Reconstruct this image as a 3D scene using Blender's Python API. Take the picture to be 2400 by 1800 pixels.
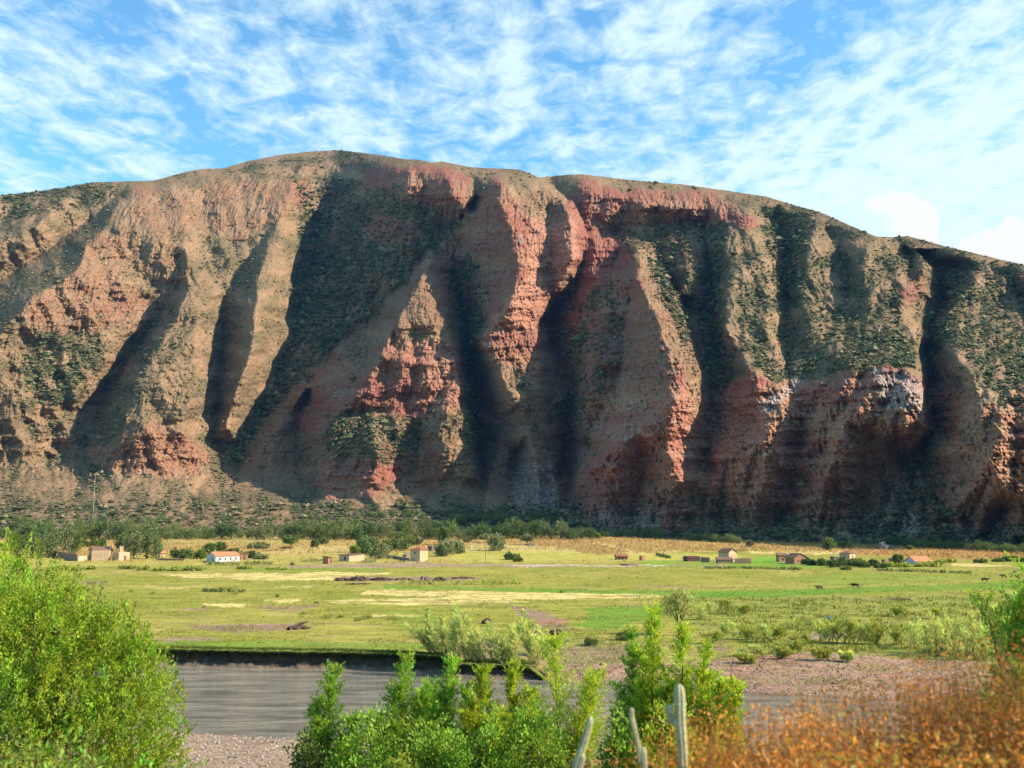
import bpy, math, random
import numpy as np
from mathutils import Vector
from mathutils.geometry import delaunay_2d_cdt
for o in list(bpy.data.objects): bpy.data.objects.remove(o)
scene = bpy.context.scene
col = scene.collection
R = math.radians
random.seed(7); rng = np.random.default_rng(7)

# ---------------------------------------------------------------- camera
F = 2333.3            # focal length in photograph pixels (35 mm on a 36 mm sensor, 2400 px wide)
CH = 15.2             # eye height above the valley floor
PITCH = math.atan(330 / F)
cam = bpy.data.cameras.new('camera'); cam.lens = 35.0; cam.sensor_width = 36.0
cam.clip_start = 0.1; cam.clip_end = 30000
camo = bpy.data.objects.new('camera', cam); col.objects.link(camo)
camo.location = (0, 0, CH); camo.rotation_euler = (math.pi / 2 + PITCH, 0, 0)
scene.camera = camo
cam.dof.use_dof = True; cam.dof.focus_distance = 180.0; cam.dof.aperture_fstop = 1.1
scene.render.resolution_x = 1024; scene.render.resolution_y = 768

# ---------------------------------------------------------------- sky and sun
EL = R(34); AZB = R(-10)      # elevation; degrees beyond straight right
SUN = Vector((math.cos(EL) * math.cos(AZB), math.cos(EL) * math.sin(AZB), math.sin(EL)))
sl = bpy.data.lights.new('sun', 'SUN'); sl.energy = 5.0; sl.angle = R(0.5); sl.color = (1.0, 0.90, 0.76)
so = bpy.data.objects.new('sun', sl); col.objects.link(so)
so.rotation_euler = SUN.to_track_quat('Z', 'Y').to_euler(); so.location = (600, 0, 500)
w = bpy.data.worlds.new('World'); scene.world = w; w.use_nodes = True
nt = w.node_tree; nt.nodes.clear()
class NT:
    """tiny helper to write node trees"""
    def __init__(s, t): s.t = t
    def n(s, typ, **kw):
        nd = s.t.nodes.new(typ)
        for k, v in kw.items():
            if k == 'inp':
                for a, b in v.items():
                    if hasattr(b, 'is_output') or isinstance(b, bpy.types.NodeSocket): s.t.links.new(b, nd.inputs[a])
                    else: nd.inputs[a].default_value = b
            else: setattr(nd, k, v)
        return nd
    def math(s, op, a, b=0.0, c=None, clamp=False):
        i = {0: a, 1: b}
        if c is not None: i[2] = c
        return s.n('ShaderNodeMath', operation=op, use_clamp=clamp, inp=i).outputs[0]
    def mix(s, f, a, b, mode='MIX'):
        return s.n('ShaderNodeMix', data_type='RGBA', blend_type=mode, inp={0: f, 6: a, 7: b}).outputs[2]
    def ramp(s, f, pts, interp='LINEAR'):
        nd = s.n('ShaderNodeValToRGB', inp={0: f}); cr = nd.color_ramp; cr.interpolation = interp
        while len(cr.elements) < len(pts): cr.elements.new(0.5)
        for e, (p, c) in zip(cr.elements, pts):
            e.position = p; e.color = (c, c, c, 1) if not hasattr(c, '__len__') else (*c, 1)
        return nd.outputs[0]
    def noise(s, vec, scale, detail=4, rough=0.5, dist=0.0):
        return s.n('ShaderNodeTexNoise', inp={'Vector': vec, 'Scale': scale, 'Detail': detail, 'Roughness': rough, 'Distortion': dist}).outputs[0]
N = NT(nt)
sky = N.n('ShaderNodeTexSky', sky_type='NISHITA', sun_disc=False, sun_elevation=EL, sun_rotation=math.atan2(SUN.x, SUN.y),
          altitude=3000, air_density=1.0, dust_density=0.6, ozone_density=2.0)
tc = N.n('ShaderNodeTexCoord')
sp = N.n('ShaderNodeSeparateXYZ', inp={0: tc.outputs['Generated']})
zz = N.math('MAXIMUM', sp.outputs[2], 0.02)
cx = N.math('DIVIDE', sp.outputs[0], zz); cy = N.math('DIVIDE', sp.outputs[1], zz)
def plane(sx, sy, ox, oy, rot=0.0):
    v = N.n('ShaderNodeCombineXYZ', inp={0: cx, 1: cy, 2: 0.0})
    return N.n('ShaderNodeMapping', inp={'Vector': v.outputs[0], 'Location': (ox, oy, 0), 'Rotation': (0, 0, rot), 'Scale': (sx, sy, 1)}).outputs[0]
n1 = N.noise(plane(2.8, 1.0, 3.1, 1.7, 0.0), 1.8, 8, 0.56, 0.4)      # long streaks
n2 = N.noise(plane(2.0, 1.5, 0.4, 5.2, 0.1), 5.6, 10, 0.62, 0.35)    # puffs
n3 = N.noise(plane(0.7, 0.35, 7.4, 2.2), 1.0, 2, 0.5)                # large scale cover
cov = N.math('ADD', N.math('MULTIPLY', n1, 0.48), N.math('ADD', N.math('MULTIPLY', n2, 0.60), N.math('MULTIPLY', n3, 0.35)))
# more cover low and to the right
cov = N.math('ADD', cov, N.math('MULTIPLY', sp.outputs[0], 0.13))
cov = N.math('ADD', cov, N.math('MULTIPLY', N.math('SUBTRACT', cy, 2.0), 0.035))
cl = N.ramp(cov, [(0.62, 0.0), (0.70, 0.34), (0.79, 0.80), (0.89, 0.98)])
skyc = N.mix(1.0, sky.outputs[0], (1.95, 3.05, 2.9, 1), 'MULTIPLY')
c1 = N.mix(cl, skyc, (7.2, 8.9, 9.4, 1))
# two cumulus heads low on the right
def puff(px, py, rx, ry, seed):
    # direction of the puff in x/y and z/y
    a = N.math('DIVIDE', sp.outputs[0], sp.outputs[1]); b = N.math('DIVIDE', sp.outputs[2], sp.outputs[1])
    da = N.math('DIVIDE', N.math('SUBTRACT', a, px), rx); db = N.math('DIVIDE', N.math('SUBTRACT', b, py), ry)
    d = N.math('ADD', N.math('MULTIPLY', da, da), N.math('MULTIPLY', db, db))
    v = N.n('ShaderNodeCombineXYZ', inp={0: a, 1: b, 2: seed})
    nn = N.noise(v.outputs[0], 42.0, 6, 0.6)
    d = N.math('ADD', d, N.math('MULTIPLY', N.math('SUBTRACT', nn, 0.5), 2.2))
    return N.ramp(d, [(0.55, 1.0), (0.95, 0.0)]), sp.outputs[1]
for (px, py, rx, ry, s_) in ((0.415, 0.315, 0.030, 0.026, 1.0), (0.398, 0.332, 0.03, 0.014, 2.0), (0.425, 0.300, 0.02, 0.03, 6.0), (0.505, 0.285, 0.05, 0.020, 3.0), (0.52, 0.30, 0.02, 0.022, 4.0)):
    m, fy = puff(px, py, rx, ry, s_)
    m = N.math('MULTIPLY', m, N.math('GREATER_THAN', fy, 0.0))
    c1 = N.mix(m, c1, (8.4, 8.4, 8.4, 1))
bg = N.n('ShaderNodeBackground', inp={'Color': c1, 'Strength': 0.060})
N.n('ShaderNodeOutputWorld', inp={0: bg.outputs[0]})
scene.view_settings.view_transform = 'Standard'; scene.view_settings.look = 'None'
scene.view_settings.exposure = 1.0; scene.view_settings.gamma = 1.0

# ---------------------------------------------------------------- pixel <-> world helpers
cp, sp_ = math.cos(PITCH), math.sin(PITCH)
def ray(u, v):
    a = (np.asarray(u, float) - 1200) / F; b = (900 - np.asarray(v, float)) / F
    y = cp - sp_ * b; z = sp_ + cp * b
    return a / y, z / y          # x and z per metre of y
def proj(x, y, z):
    dz = z - CH; fwd = y * cp + dz * sp_; up = -y * sp_ + dz * cp
    return 1200 + F * x / fwd, 900 - F * up / fwd
def hitz(u, v, z):
    a, k = ray(u, v); y = (z - CH) / k
    return a * y, y

# ---------------------------------------------------------------- numpy noise
def _h(ix, iy, s):
    n = (ix.astype(np.int64) * 374761393 + iy.astype(np.int64) * 668265263 + s * 974634777) & 0x7fffffff
    n = ((n ^ (n >> 13)) * 1274126177) & 0x7fffffff
    return ((n ^ (n >> 16)) & 0xffff) / 65535.0
def pn(x, y, s=0):
    ix = np.floor(x); iy = np.floor(y); fx = x - ix; fy = y - iy
    sx = fx * fx * fx * (fx * (fx * 6 - 15) + 10); sy = fy * fy * fy * (fy * (fy * 6 - 15) + 10)
    def g(dx, dy):
        a = _h(ix + dx, iy + dy, s) * 2 * np.pi
        return np.cos(a) * (fx - dx) + np.sin(a) * (fy - dy)
    a = g(0, 0); b = g(1, 0); c = g(0, 1); d = g(1, 1)
    return 1.5 * ((a * (1 - sx) + b * sx) * (1 - sy) + (c * (1 - sx) + d * sx) * sy)
def fbm(x, y, o=4, s=0, g=0.5, ridged=False):
    t = 0; a = 1.0; f = 1.0; n = 0
    for i in range(o):
        v = pn(x * f + 17.3 * i, y * f - 9.1 * i, s + i)
        if ridged: v = 1 - 2 * np.abs(v)
        t = t + a * v; n += a; a *= g; f *= 2.03
    return t / n
def ss(x, a, b):
    t = np.clip((x - a) / (b - a), 0, 1); return t * t * (3 - 2 * t)
def inpoly(u, v, poly):
    r = np.zeros(u.shape, bool); n = len(poly)
    for i in range(n):
        x1, y1 = poly[i]; x2, y2 = poly[(i + 1) % n]
        if y1 == y2: continue
        c = ((y1 > v) != (y2 > v)) & (u < (x2 - x1) * (v - y1) / (y2 - y1) + x1)
        r ^= c
    return r

KA = 0.74      # the exposure is set for the deep shade of the mountain, so surfaces keep real, fairly dark colours
# ---------------------------------------------------------------- mesh helpers
def mesh_np(name, V, Q, mat=None, colr=None, smooth=False, parent=None, link=True):
    """V (n,3), Q list of arrays (faces with equal vertex count each)"""
    me = bpy.data.meshes.new(name); V = np.ascontiguousarray(V, np.float32)
    if not isinstance(Q, (list, tuple)): Q = [Q]
    Q = [np.asarray(q, np.int32) for q in Q if len(q)]
    loops = np.concatenate([q.ravel() for q in Q]); tot = np.concatenate([np.full(len(q), q.shape[1], np.int32) for q in Q])
    st = np.concatenate([[0], np.cumsum(tot)[:-1]]).astype(np.int32)
    me.vertices.add(len(V)); me.vertices.foreach_set('co', V.ravel())
    me.loops.add(len(loops)); me.loops.foreach_set('vertex_index', loops)
    me.polygons.add(len(tot)); me.polygons.foreach_set('loop_start', st)
    me.polygons.foreach_set('use_smooth', np.full(len(tot), smooth))
    me.update(calc_edges=True); me.validate()
    if colr is not None:
        at = me.color_attributes.new('Col', 'FLOAT_COLOR', 'POINT')
        c = np.ones((len(V), 4), np.float32); c[:, :3] = colr; at.data.foreach_set('color', c.ravel())
    if mat: me.materials.append(mat)
    o = bpy.data.objects.new(name, me)
    if link: col.objects.link(o)
    if parent: o.parent = parent
    return o
def gridfaces(nr, nc):
    i = np.arange(nr * nc).reshape(nr, nc)
    return np.stack([i[:-1, :-1], i[:-1, 1:], i[1:, 1:], i[1:, :-1]], -1).reshape(-1, 4)
def tag(o, label=None, cat=None, group=None, kind=None):
    if label: o['label'] = label
    if cat: o['category'] = cat
    if group: o['group'] = group
    if kind: o['kind'] = kind
    return o
def empty(name, loc, rz=0.0):
    o = bpy.data.objects.new(name, None); col.objects.link(o); o.empty_display_size = 0.5
    o.location = loc; o.rotation_euler = (0, 0, rz); return o
def mat(name, base=(0.5, 0.5, 0.5), rough=0.85, spec=0.2, attr=False, noise=None, bump=None, var=0.0):
    """procedural surface: base colour (or the Col attribute) modulated by noise = (scale, amount, detail), bump = (scale, distance)"""
    m = bpy.data.materials.new(name); m.use_nodes = True; t = NT(m.node_tree); m.node_tree.nodes.clear()
    g = t.n('ShaderNodeNewGeometry'); tcn = t.n('ShaderNodeTexCoord')
    pos = tcn.outputs['Object']
    if attr: c = t.n('ShaderNodeVertexColor', layer_name='Col').outputs[0]
    else: c = t.n('ShaderNodeRGB').outputs[0]; c.default_value = (base[0] * KA, base[1] * KA, base[2] * KA, 1)
    for (sc, am, de) in (noise or []):
        f = t.noise(pos, sc, de, 0.6)
        f = t.n('ShaderNodeMapRange', inp={0: f, 1: 0.3, 2: 0.7, 3: 1 - am, 4: 1 + am}).outputs[0]
        cc = t.n('ShaderNodeCombineXYZ', inp={0: f, 1: f, 2: f}).outputs[0]
        c = t.mix(1.0, c, cc, 'MULTIPLY')
    if var:
        oi = t.n('ShaderNodeObjectInfo')
        f = t.n('ShaderNodeMapRange', inp={0: oi.outputs['Random'], 1: 0.0, 2: 1.0, 3: 1 - var, 4: 1 + var}).outputs[0]
        c = t.mix(1.0, c, t.n('ShaderNodeCombineXYZ', inp={0: f, 1: f, 2: f}).outputs[0], 'MULTIPLY')
    b = t.n('ShaderNodeBsdfPrincipled', inp={'Base Color': c, 'Roughness': rough, 'Specular IOR Level': spec})
    if bump:
        h = t.noise(pos, bump[0], 5, 0.65)
        bn = t.n('ShaderNodeBump', inp={'Strength': 1.0, 'Distance': bump[1], 'Height': h})
        m.node_tree.links.new(bn.outputs[0], b.inputs['Normal'])
    t.n('ShaderNodeOutputMaterial', inp={0: b.outputs[0]})
    m.diffuse_color = (*base, 1)
    return m
def leafmat(name, base, trans=0.35, var=0.12, rough=0.6):
    m = bpy.data.materials.new(name); m.use_nodes = True; t = NT(m.node_tree); m.node_tree.nodes.clear()
    a = t.n('ShaderNodeVertexColor', layer_name='Col').outputs[0]
    kb = 1.0 if base == (1, 1, 1) else KA; c = t.mix(1.0, a, (base[0] * kb, base[1] * kb, base[2] * kb, 1), 'MULTIPLY')
    oi = t.n('ShaderNodeObjectInfo')
    f = t.n('ShaderNodeMapRange', inp={0: oi.outputs['Random'], 1: 0.0, 2: 1.0, 3: 1 - var, 4: 1 + var}).outputs[0]
    c = t.mix(1.0, c, t.n('ShaderNodeCombineXYZ', inp={0: f, 1: f, 2: f}).outputs[0], 'MULTIPLY')
    d = t.n('ShaderNodeBsdfPrincipled', inp={'Base Color': c, 'Roughness': rough, 'Specular IOR Level': 0.25})
    tr = t.n('ShaderNodeBsdfTranslucent', inp={'Color': t.mix(1.0, c, (1.25, 1.2, 0.6, 1), 'MULTIPLY')})
    mx = t.n('ShaderNodeMixShader', inp={0: trans, 1: d.outputs[0], 2: tr.outputs[0]})
    t.n('ShaderNodeOutputMaterial', inp={0: mx.outputs[0]})
    return m

# ---------------------------------------------------------------- the ground's height
def foot_y(u):   return np.interp(u, [-700, 0, 900, 1350, 1700, 2100, 2400, 3100], [790, 810, 835, 845, 775, 680, 625, 520])
def foot_z(u):   return np.interp(u, [-700, 0, 1200, 1700, 2100, 2400, 3100], [8, 8, 8, 3.2, 1.5, 1.0, 0.5])
WZ = -2.0                                            # river level
fw = [(-300, 1552), (370, 1560), (900, 1571), (1040, 1579), (1062, 1590), (1200, 1592), (1300, 1598), (1450, 1608), (1700, 1622), (2000, 1640), (2400, 1660), (3000, 1690)]
nw = [(-900, 1660), (-300, 1690), (300, 1706), (410, 1716), (730, 1736), (1100, 1757), (1500, 1785), (2000, 1800), (2600, 1830), (3200, 1860)]
_f = np.array([hitz(u, v, WZ) for u, v in fw]); _n = np.array([hitz(u, v, WZ) for u, v in nw])
def far_y(x):  return np.interp(x, _f[:, 0], _f[:, 1]) + 0.5 * pn(x * 0.21, x * 0 + 3.3, 5) + 0.25 * pn(x * 0.9, x * 0 + 1.3, 6)
def near_y(x): return np.interp(x, _n[:, 0], _n[:, 1]) + 0.5 * pn(x * 0.15, x * 0 + 8.3, 5)
xc1 = hitz(1046, 1530, 0)[0]; xc2 = hitz(1215, 1560, 0)[0]; xc3 = hitz(1330, 1560, 0)[0]
def G(x, y):
    x = np.asarray(x, float); y = np.asarray(y, float)
    yf, yn = far_y(x), near_y(x)
    u = 1200 + F * x / np.maximum(y, 60)
    rise = foot_z(u) * ss(y, 430, foot_y(u))
    plain = 0.16 * fbm(x / 22, y / 30, 3, 31) + 0.10 * fbm(x / 5, y / 7, 3, 37)
    plain = plain * ss(y - yf, 0.5, 12)
    s2 = ss(x, xc2, xc3)                                  # 0 cut bank, 1 gravel bar
    top = np.interp(x, [xc1 - 0.5, xc1 + 1.0, xc2], [0.0, -0.35, -0.45])
    top = top + (0 - top) * ss(y - yf, 3, 16)
    d = y - yf
    cut = WZ - 0.6 + (top - WZ + 0.58) * ss(d, 1.35, 2.0)
    cut = np.where(d > 2.0, top - .02 * ss(3.2 - d, 0, 1), cut)
    bar = WZ - 0.5 + 0.5 * ss(d, -2.5, 0) + 1.65 * np.clip(d / 24, 0, 1) ** 0.75 + 0.35 * ss(d, 20, 45)
    far = cut * (1 - s2) + bar * s2 + plain + rise + 0.10 * s2 * fbm(x / 3, y / 3, 3, 51) * ss(d, 0, 5) * ss(60 - d, 0, 20)
    near = np.interp(yn - y, [-3, 0, 3, 14, 24, 44, 70, 77, 84], [WZ - 1.0, WZ, WZ + 0.35, WZ + 0.9, -0.6, 2.3, 10.2, 12.2, 13.3])
    near = near + 0.12 * fbm(x / 2.5, y / 2.5, 3, 57) * ss(yn - y, 0, 5)
    river = WZ - 1.0
    z = np.where(d > -2.5, np.maximum(far, river), np.where(y < yn + 3, near, river))
    return z
def place(u, v, y0=60.0, y1=1100.0):
    """the ground point seen at a pixel"""
    a, k = ray(u, v); ys = np.geomspace(y0, y1, 3000); h = CH + k * ys - G(a * ys, ys)
    i = np.argmax(h < 0) if (h < 0).any() else len(ys) - 1
    y = ys[i]; x = a * y
    return float(x), float(y), float(G(x, y))
# ================================================================ MOUNTAIN
SKY = [(-900, 560), (-500, 520), (-200, 480), (0, 458), (127, 443), (217, 427), (362, 423), (434, 403), (470, 396), (524, 394), (586, 376), (669, 361), (740, 354), (797, 352), (889, 363),
       (951, 373), (983, 374), (1012, 381), (1034, 378), (1106, 392), (1215, 397), (1240, 405), (1262, 416), (1310, 411), (1363, 408), (1471, 421), (1598, 432), (1706, 447), (1797, 461), (1869, 483),
       (1923, 497), (2000, 532), (2052, 554), (2085, 556), (2128, 553), (2215, 577), (2400, 621), (2700, 700), (3200, 830)]
LINES = [  # crests and gullies: (u, v, metres of relief towards the viewer)
 [(130,478,22),(90,530,25),(20,560,20),(-60,590,15)], [(60,468,-8),(0,515,-10),(-80,540,-10)],
 [(300,440,0),(210,515,-28),(100,590,-45),(0,660,-50),(-100,730,-50),(-200,850,-45),(-260,1000,-30)],
 [(345,425,12),(282,475,38),(245,530,50),(200,580,60),(180,640,68),(140,655,72),(80,695,78),(30,750,76),(-50,830,74),(-150,950,64)],
 [(60,800,40),(130,810,32),(220,800,22)], [(0,960,35),(60,1000,20),(90,1060,8)],
 [(470,560,4),(440,640,0),(385,720,-28),(300,840,-42),(225,950,-40),(200,1030,-12),(190,1095,2)],
 [(260,800,6),(215,865,16),(190,905,14),(160,960,0)],
 [(400,440,22),(425,520,26),(440,600,34),(436,690,42),(409,750,44),(362,822,50),(318,900,52),(295,975,46),(285,1035,38),(250,1075,26),(215,1105,12)],
 [(480,700,26),(455,850,26),(440,950,28),(420,1010,28),(400,1060,24),(440,1090,8)],
 [(660,500,0),(575,610,-14),(525,700,-26),(520,800,-36),(508,913,-42),(500,1010,-38),(488,1112,-16)],
 [(648,530,14),(630,575,22),(610,640,26),(601,700,28),(598,797,26),(575,860,16),(550,930,0),(530,1000,-16)],
 [(672,600,-14),(655,720,-34),(625,820,-56)],
 [(900,395,-15),(820,440,-70),(745,520,-100),(720,600,-112),(705,690,-112),(685,790,-104),(640,890,-92),(590,990,-72),(556,1080,-46),(540,1140,-20)],
 [(960,425,6),(905,530,-30),(852,640,-62),(805,735,-76)], [(935,420,-12),(875,520,-62),(822,620,-86)], [(1000,440,-10),(930,560,-36),(860,660,-58),(800,760,-70),(735,850,-70),(680,950,-60),(640,1060,-38)],
 [(1100,490,-20),(1040,550,-46),(985,615,-66),(890,735,-84),(775,825,-86),(735,880,-76),(690,1000,-64),(700,1080,-44),(720,1150,-20)],
 [(1003,612,14),(986,650,32),(960,700,50),(934,750,60),(908,800,66),(880,850,68),(855,890,66),(825,940,60)],
 [(915,800,44),(850,815,14),(790,826,6),(748,900,-4),(712,912,-18),(690,950,-42)],
 [(1016,640,2),(1035,700,30),(1054,780,42),(1068,850,42),(1076,920,48),(1060,955,44)],
 [(1092,585,-40),(1065,640,-64),(1085,740,-72),(1100,830,-74),(1118,920,-70),(1120,1000,-62),(1130,1100,-40),(1132,1160,-12)],
 [(830,962,34),(900,965,36),(960,985,30)],
 [(795,972,52),(780,1005,52),(772,1060,50),(762,1110,44),(765,1165,12)], [(870,1000,58),(890,1060,60),(870,1120,48),(850,1170,12)],
 [(985,970,26),(972,1050,12),(957,1110,4),(950,1160,-4)],
 [(1035,960,46),(1030,1020,46),(1055,1080,42),(1080,1130,16),(1080,1170,0)],[(1085,975,40),(1105,1060,30),(1112,1110,18)],
 [(1200,398,24),(1178,430,66),(1168,470,92),(1200,540,100),(1218,640,98),(1196,718,86),(1150,770,66),(1122,795,58)],
 [(1262,420,50),(1322,483,72),(1343,540,78),(1342,605,72),(1310,668,58),(1258,738,44)],
 [(1122,795,58),(1158,840,62),(1184,900,66),(1210,945,62),(1238,975,44),(1242,1040,44),(1248,1058,50),(1262,1110,50),(1262,1170,20)],
 [(1258,790,44),(1264,870,46),(1270,930,42),(1284,1000,22),(1298,1080,30),(1304,1150,18)],
 [(1290,428,8),(1352,480,-8),(1372,545,-20),(1366,615,-30),(1328,690,-46),(1280,750,-56),(1302,830,-60),(1342,900,-66),(1337,1000,-64),(1326,1090,-52),(1335,1160,-24)],
 [(1292,800,-48),(1308,860,-44),(1336,930,-50)],
 [(1162,985,-20),(1180,1040,-2),(1150,1110,0),(1140,1160,0)], [(1215,1060,-22),(1205,1150,-14)],
 [(1034,382,26),(1062,450,30),(1110,520,24),(1120,600,10),(1100,680,-20)], [(1105,400,10),(1120,450,20),(1150,530,56)],
 [(1486,582,-10),(1492,650,14),(1516,700,34),(1546,750,46),(1556,800,54),(1580,850,60),(1590,900,66),(1580,960,66),(1520,1000,58),(1455,1040,56),(1400,1095,46),(1360,1140,24)],
 [(1507,588,-14),(1562,671,16),(1594,740,32),(1610,810,44),(1626,880,54),(1632,960,52)],
 [(1440,610,-46),(1422,700,-20),(1402,800,0),(1382,900,8),(1362,990,0)],[(1474,700,-34),(1464,800,-26),(1444,900,-16),(1424,1000,-4)],
 [(1440,545,-62),(1520,570,-66),(1582,665,-64),(1616,740,-60),(1634,810,-54),(1660,890,-46),(1668,980,-36),(1650,1080,-10)],
 [(1363,414,10),(1375,450,6),(1450,465,6),(1520,480,6),(1600,485,6),(1665,490,8)], [(1400,520,-38),(1480,515,-50),(1560,520,-56),(1620,520,-52)],
 [(1628,562,-44),(1614,630,-18),(1592,690,-24)], [(1636,570,-46),(1640,640,-22),(1630,696,-34)],
 [(1655,520,-40),(1660,600,-60),(1666,700,-66),(1674,800,-62),(1690,880,-50),(1695,960,-26)],
 [(1755,452,14),(1712,530,16),(1694,580,18),(1712,620,22),(1702,690,22),(1702,770,22),(1735,828,26),(1762,872,32),(1826,906,32)],
 [(1757,500,14),(1790,600,10),(1800,700,6),(1800,800,8)],
 [(1818,470,-6),(1835,560,-34),(1842,650,-40),(1844,740,-34),(1846,820,-16),(1842,890,14)],
 [(1930,500,4),(1898,570,8),(1890,630,8),(1874,690,2),(1905,780,16),(1928,860,30)],
 [(1970,560,-8),(1982,640,-20),(1984,700,-12)],
 [(2055,556,8),(2032,590,16),(2018,640,22),(2040,690,24),(2040,790,24),(2080,805,32)],
 [(2135,580,10),(2176,624,14),(2150,660,14),(2112,700,20),(2100,736,16),(2148,788,22)],
 [(2081,806,34),(2142,832,44),(2157,880,54),(2162,942,58),(2165,1000,52)],
 [(2095,562,-20),(2150,590,-40),(2195,630,-56),(2208,700,-68),(2184,770,-70),(2175,840,-68),(2180,940,-56),(2188,1010,-36),(2120,1100,-16),(2060,1180,-4)],
 [(2290,598,0),(2300,640,12),(2255,700,16),(2218,754,18),(2205,790,18),(2228,820,46),(2272,874,68),(2300,920,78),(2302,1040,88),(2338,1110,88),(2380,1170,64),(2400,1220,20)],
 [(2370,640,0),(2400,700,-10),(2430,800,10)],[(2420,640,20),(2480,760,30),(2520,950,80),(2560,1150,70)],
 [(2700,700,0),(2720,900,30),(2740,1150,20)],[(2900,760,40),(2950,1000,80)],
 [(1762,872,32),(1790,960,44),(1800,1040,44),(1780,1150,26)], [(1900,900,26),(1880,1000,16),(1850,1150,8)],
 [(2000,850,52),(1990,950,54),(1960,1050,48),(1930,1150,20)],
 [(1560,1040,50),(1600,1120,34),(1570,1190,10)], [(1500,1090,18),(1500,1180,0)], [(1680,1080,22),(1700,1180,6)],
 [(-400,560,10),(-420,760,40),(-440,1000,40)],[(-560,560,-10),(-600,900,-40)],
]
CS = 4.0; U0, U1, V0, V1 = -900, 3200, 300, 1300
def relief_lattice():
    pts, vals, edges = [], [], []
    def add(u, v, r): pts.append((u, v)); vals.append(r); return len(pts) - 1
    for L in LINES:
        prev = None
        for i in range(len(L) - 1):
            (a, b, c), (d, e, f) = L[i], L[i + 1]; n = max(1, int(math.hypot(d - a, e - b) / 18))
            for k in range(n + (1 if i == len(L) - 2 else 0)):
                t = k / n; add(a + (d - a) * t, b + (e - b) * t, c + (f - c) * t)
    for u in range(U0, U1 + 1, 60):
        add(u + 0.1, 1215, 0); add(u, V1, 0); add(u + 0.3, V0, 0)
        sv = float(np.interp(u, [p[0] for p in SKY], [p[1] for p in SKY]))
        if min(math.hypot(u - p[0], sv - p[1]) for p in pts) > 40: add(u, sv, 0)
    for v in range(V0, V1 + 1, 60): add(U0, v + .2, 0); add(U1, v + .2, 0)
    P = np.array(pts) + rng.uniform(-.05, .05, (len(pts), 2)); Z = np.array(vals, float)
    r = delaunay_2d_cdt([Vector(p) for p in P], [], [], 0, 0.01)
    vo, fo, orig = r[0], r[2], r[3]
    zz = np.array([Z[o[0]] if len(o) else 0.0 for o in orig])
    nu, nv = int((U1 - U0) / CS) + 1, int((V1 - V0) / CS) + 1
    H = np.zeros((nv, nu)); A = np.array([(q[0], q[1]) for q in vo])
    for f in fo:
        a, b, c = A[f[0]], A[f[1]], A[f[2]]
        i0 = max(0, int((min(a[0], b[0], c[0]) - U0) / CS)); i1 = min(nu - 1, int((max(a[0], b[0], c[0]) - U0) / CS) + 1)
        j0 = max(0, int((min(a[1], b[1], c[1]) - V0) / CS)); j1 = min(nv - 1, int((max(a[1], b[1], c[1]) - V0) / CS) + 1)
        if i1 < i0 or j1 < j0: continue
        gu, gv = np.meshgrid(U0 + CS * np.arange(i0, i1 + 1), V0 + CS * np.arange(j0, j1 + 1))
        dn = (b[1] - c[1]) * (a[0] - c[0]) + (c[0] - b[0]) * (a[1] - c[1])
        if abs(dn) < 1e-9: continue
        l1 = ((b[1] - c[1]) * (gu - c[0]) + (c[0] - b[0]) * (gv - c[1])) / dn
        l2 = ((c[1] - a[1]) * (gu - c[0]) + (a[0] - c[0]) * (gv - c[1])) / dn
        l3 = 1 - l1 - l2; m = (l1 > -1e-6) & (l2 > -1e-6) & (l3 > -1e-6)
        sub = H[j0:j1 + 1, i0:i1 + 1]; val = l1 * zz[f[0]] + l2 * zz[f[1]] + l3 * zz[f[2]]
        sub[m] = val[m]
    k = np.array([0, 1, 3, 1, 0.]); k /= k.sum()
    for ax in (0, 1):
        Hp = np.pad(H, [(2, 2) if i == ax else (0, 0) for i in range(2)], 'edge')
        H = sum(k[i] * np.take(Hp, np.arange(H.shape[ax]) + i, ax) for i in range(5))
    return H
RL = relief_lattice()
def relief(u, v):
    fu = np.clip((u - U0) / CS, 0, RL.shape[1] - 1.001); fv = np.clip((v - V0) / CS, 0, RL.shape[0] - 1.001)
    i = fu.astype(int); j = fv.astype(int); a = fu - i; b = fv - j
    return (RL[j, i] * (1 - a) + RL[j, i + 1] * a) * (1 - b) + (RL[j + 1, i] * (1 - a) + RL[j + 1, i + 1] * a) * b

uc = np.concatenate([np.arange(-900, -60, 9.0), np.arange(-60, 2460, 1.9), np.arange(2460, 3200, 9.0)])
NR, NB = 620, 14
skyv = np.interp(uc, [p[0] for p in SKY], [p[1] for p in SKY]) + 1.3 * fbm(uc / 22, uc * 0, 4, 71, 0.6)
fy, fz = foot_y(uc), foot_z(uc)
_, v0 = proj(uc * 0, fy, fz - 5.0)
wv = np.linspace(0, 1, NR)[:, None]
Vg = v0[None] + (skyv - v0)[None] * wv; Ug = np.repeat(uc[None], NR, 0)
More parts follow.
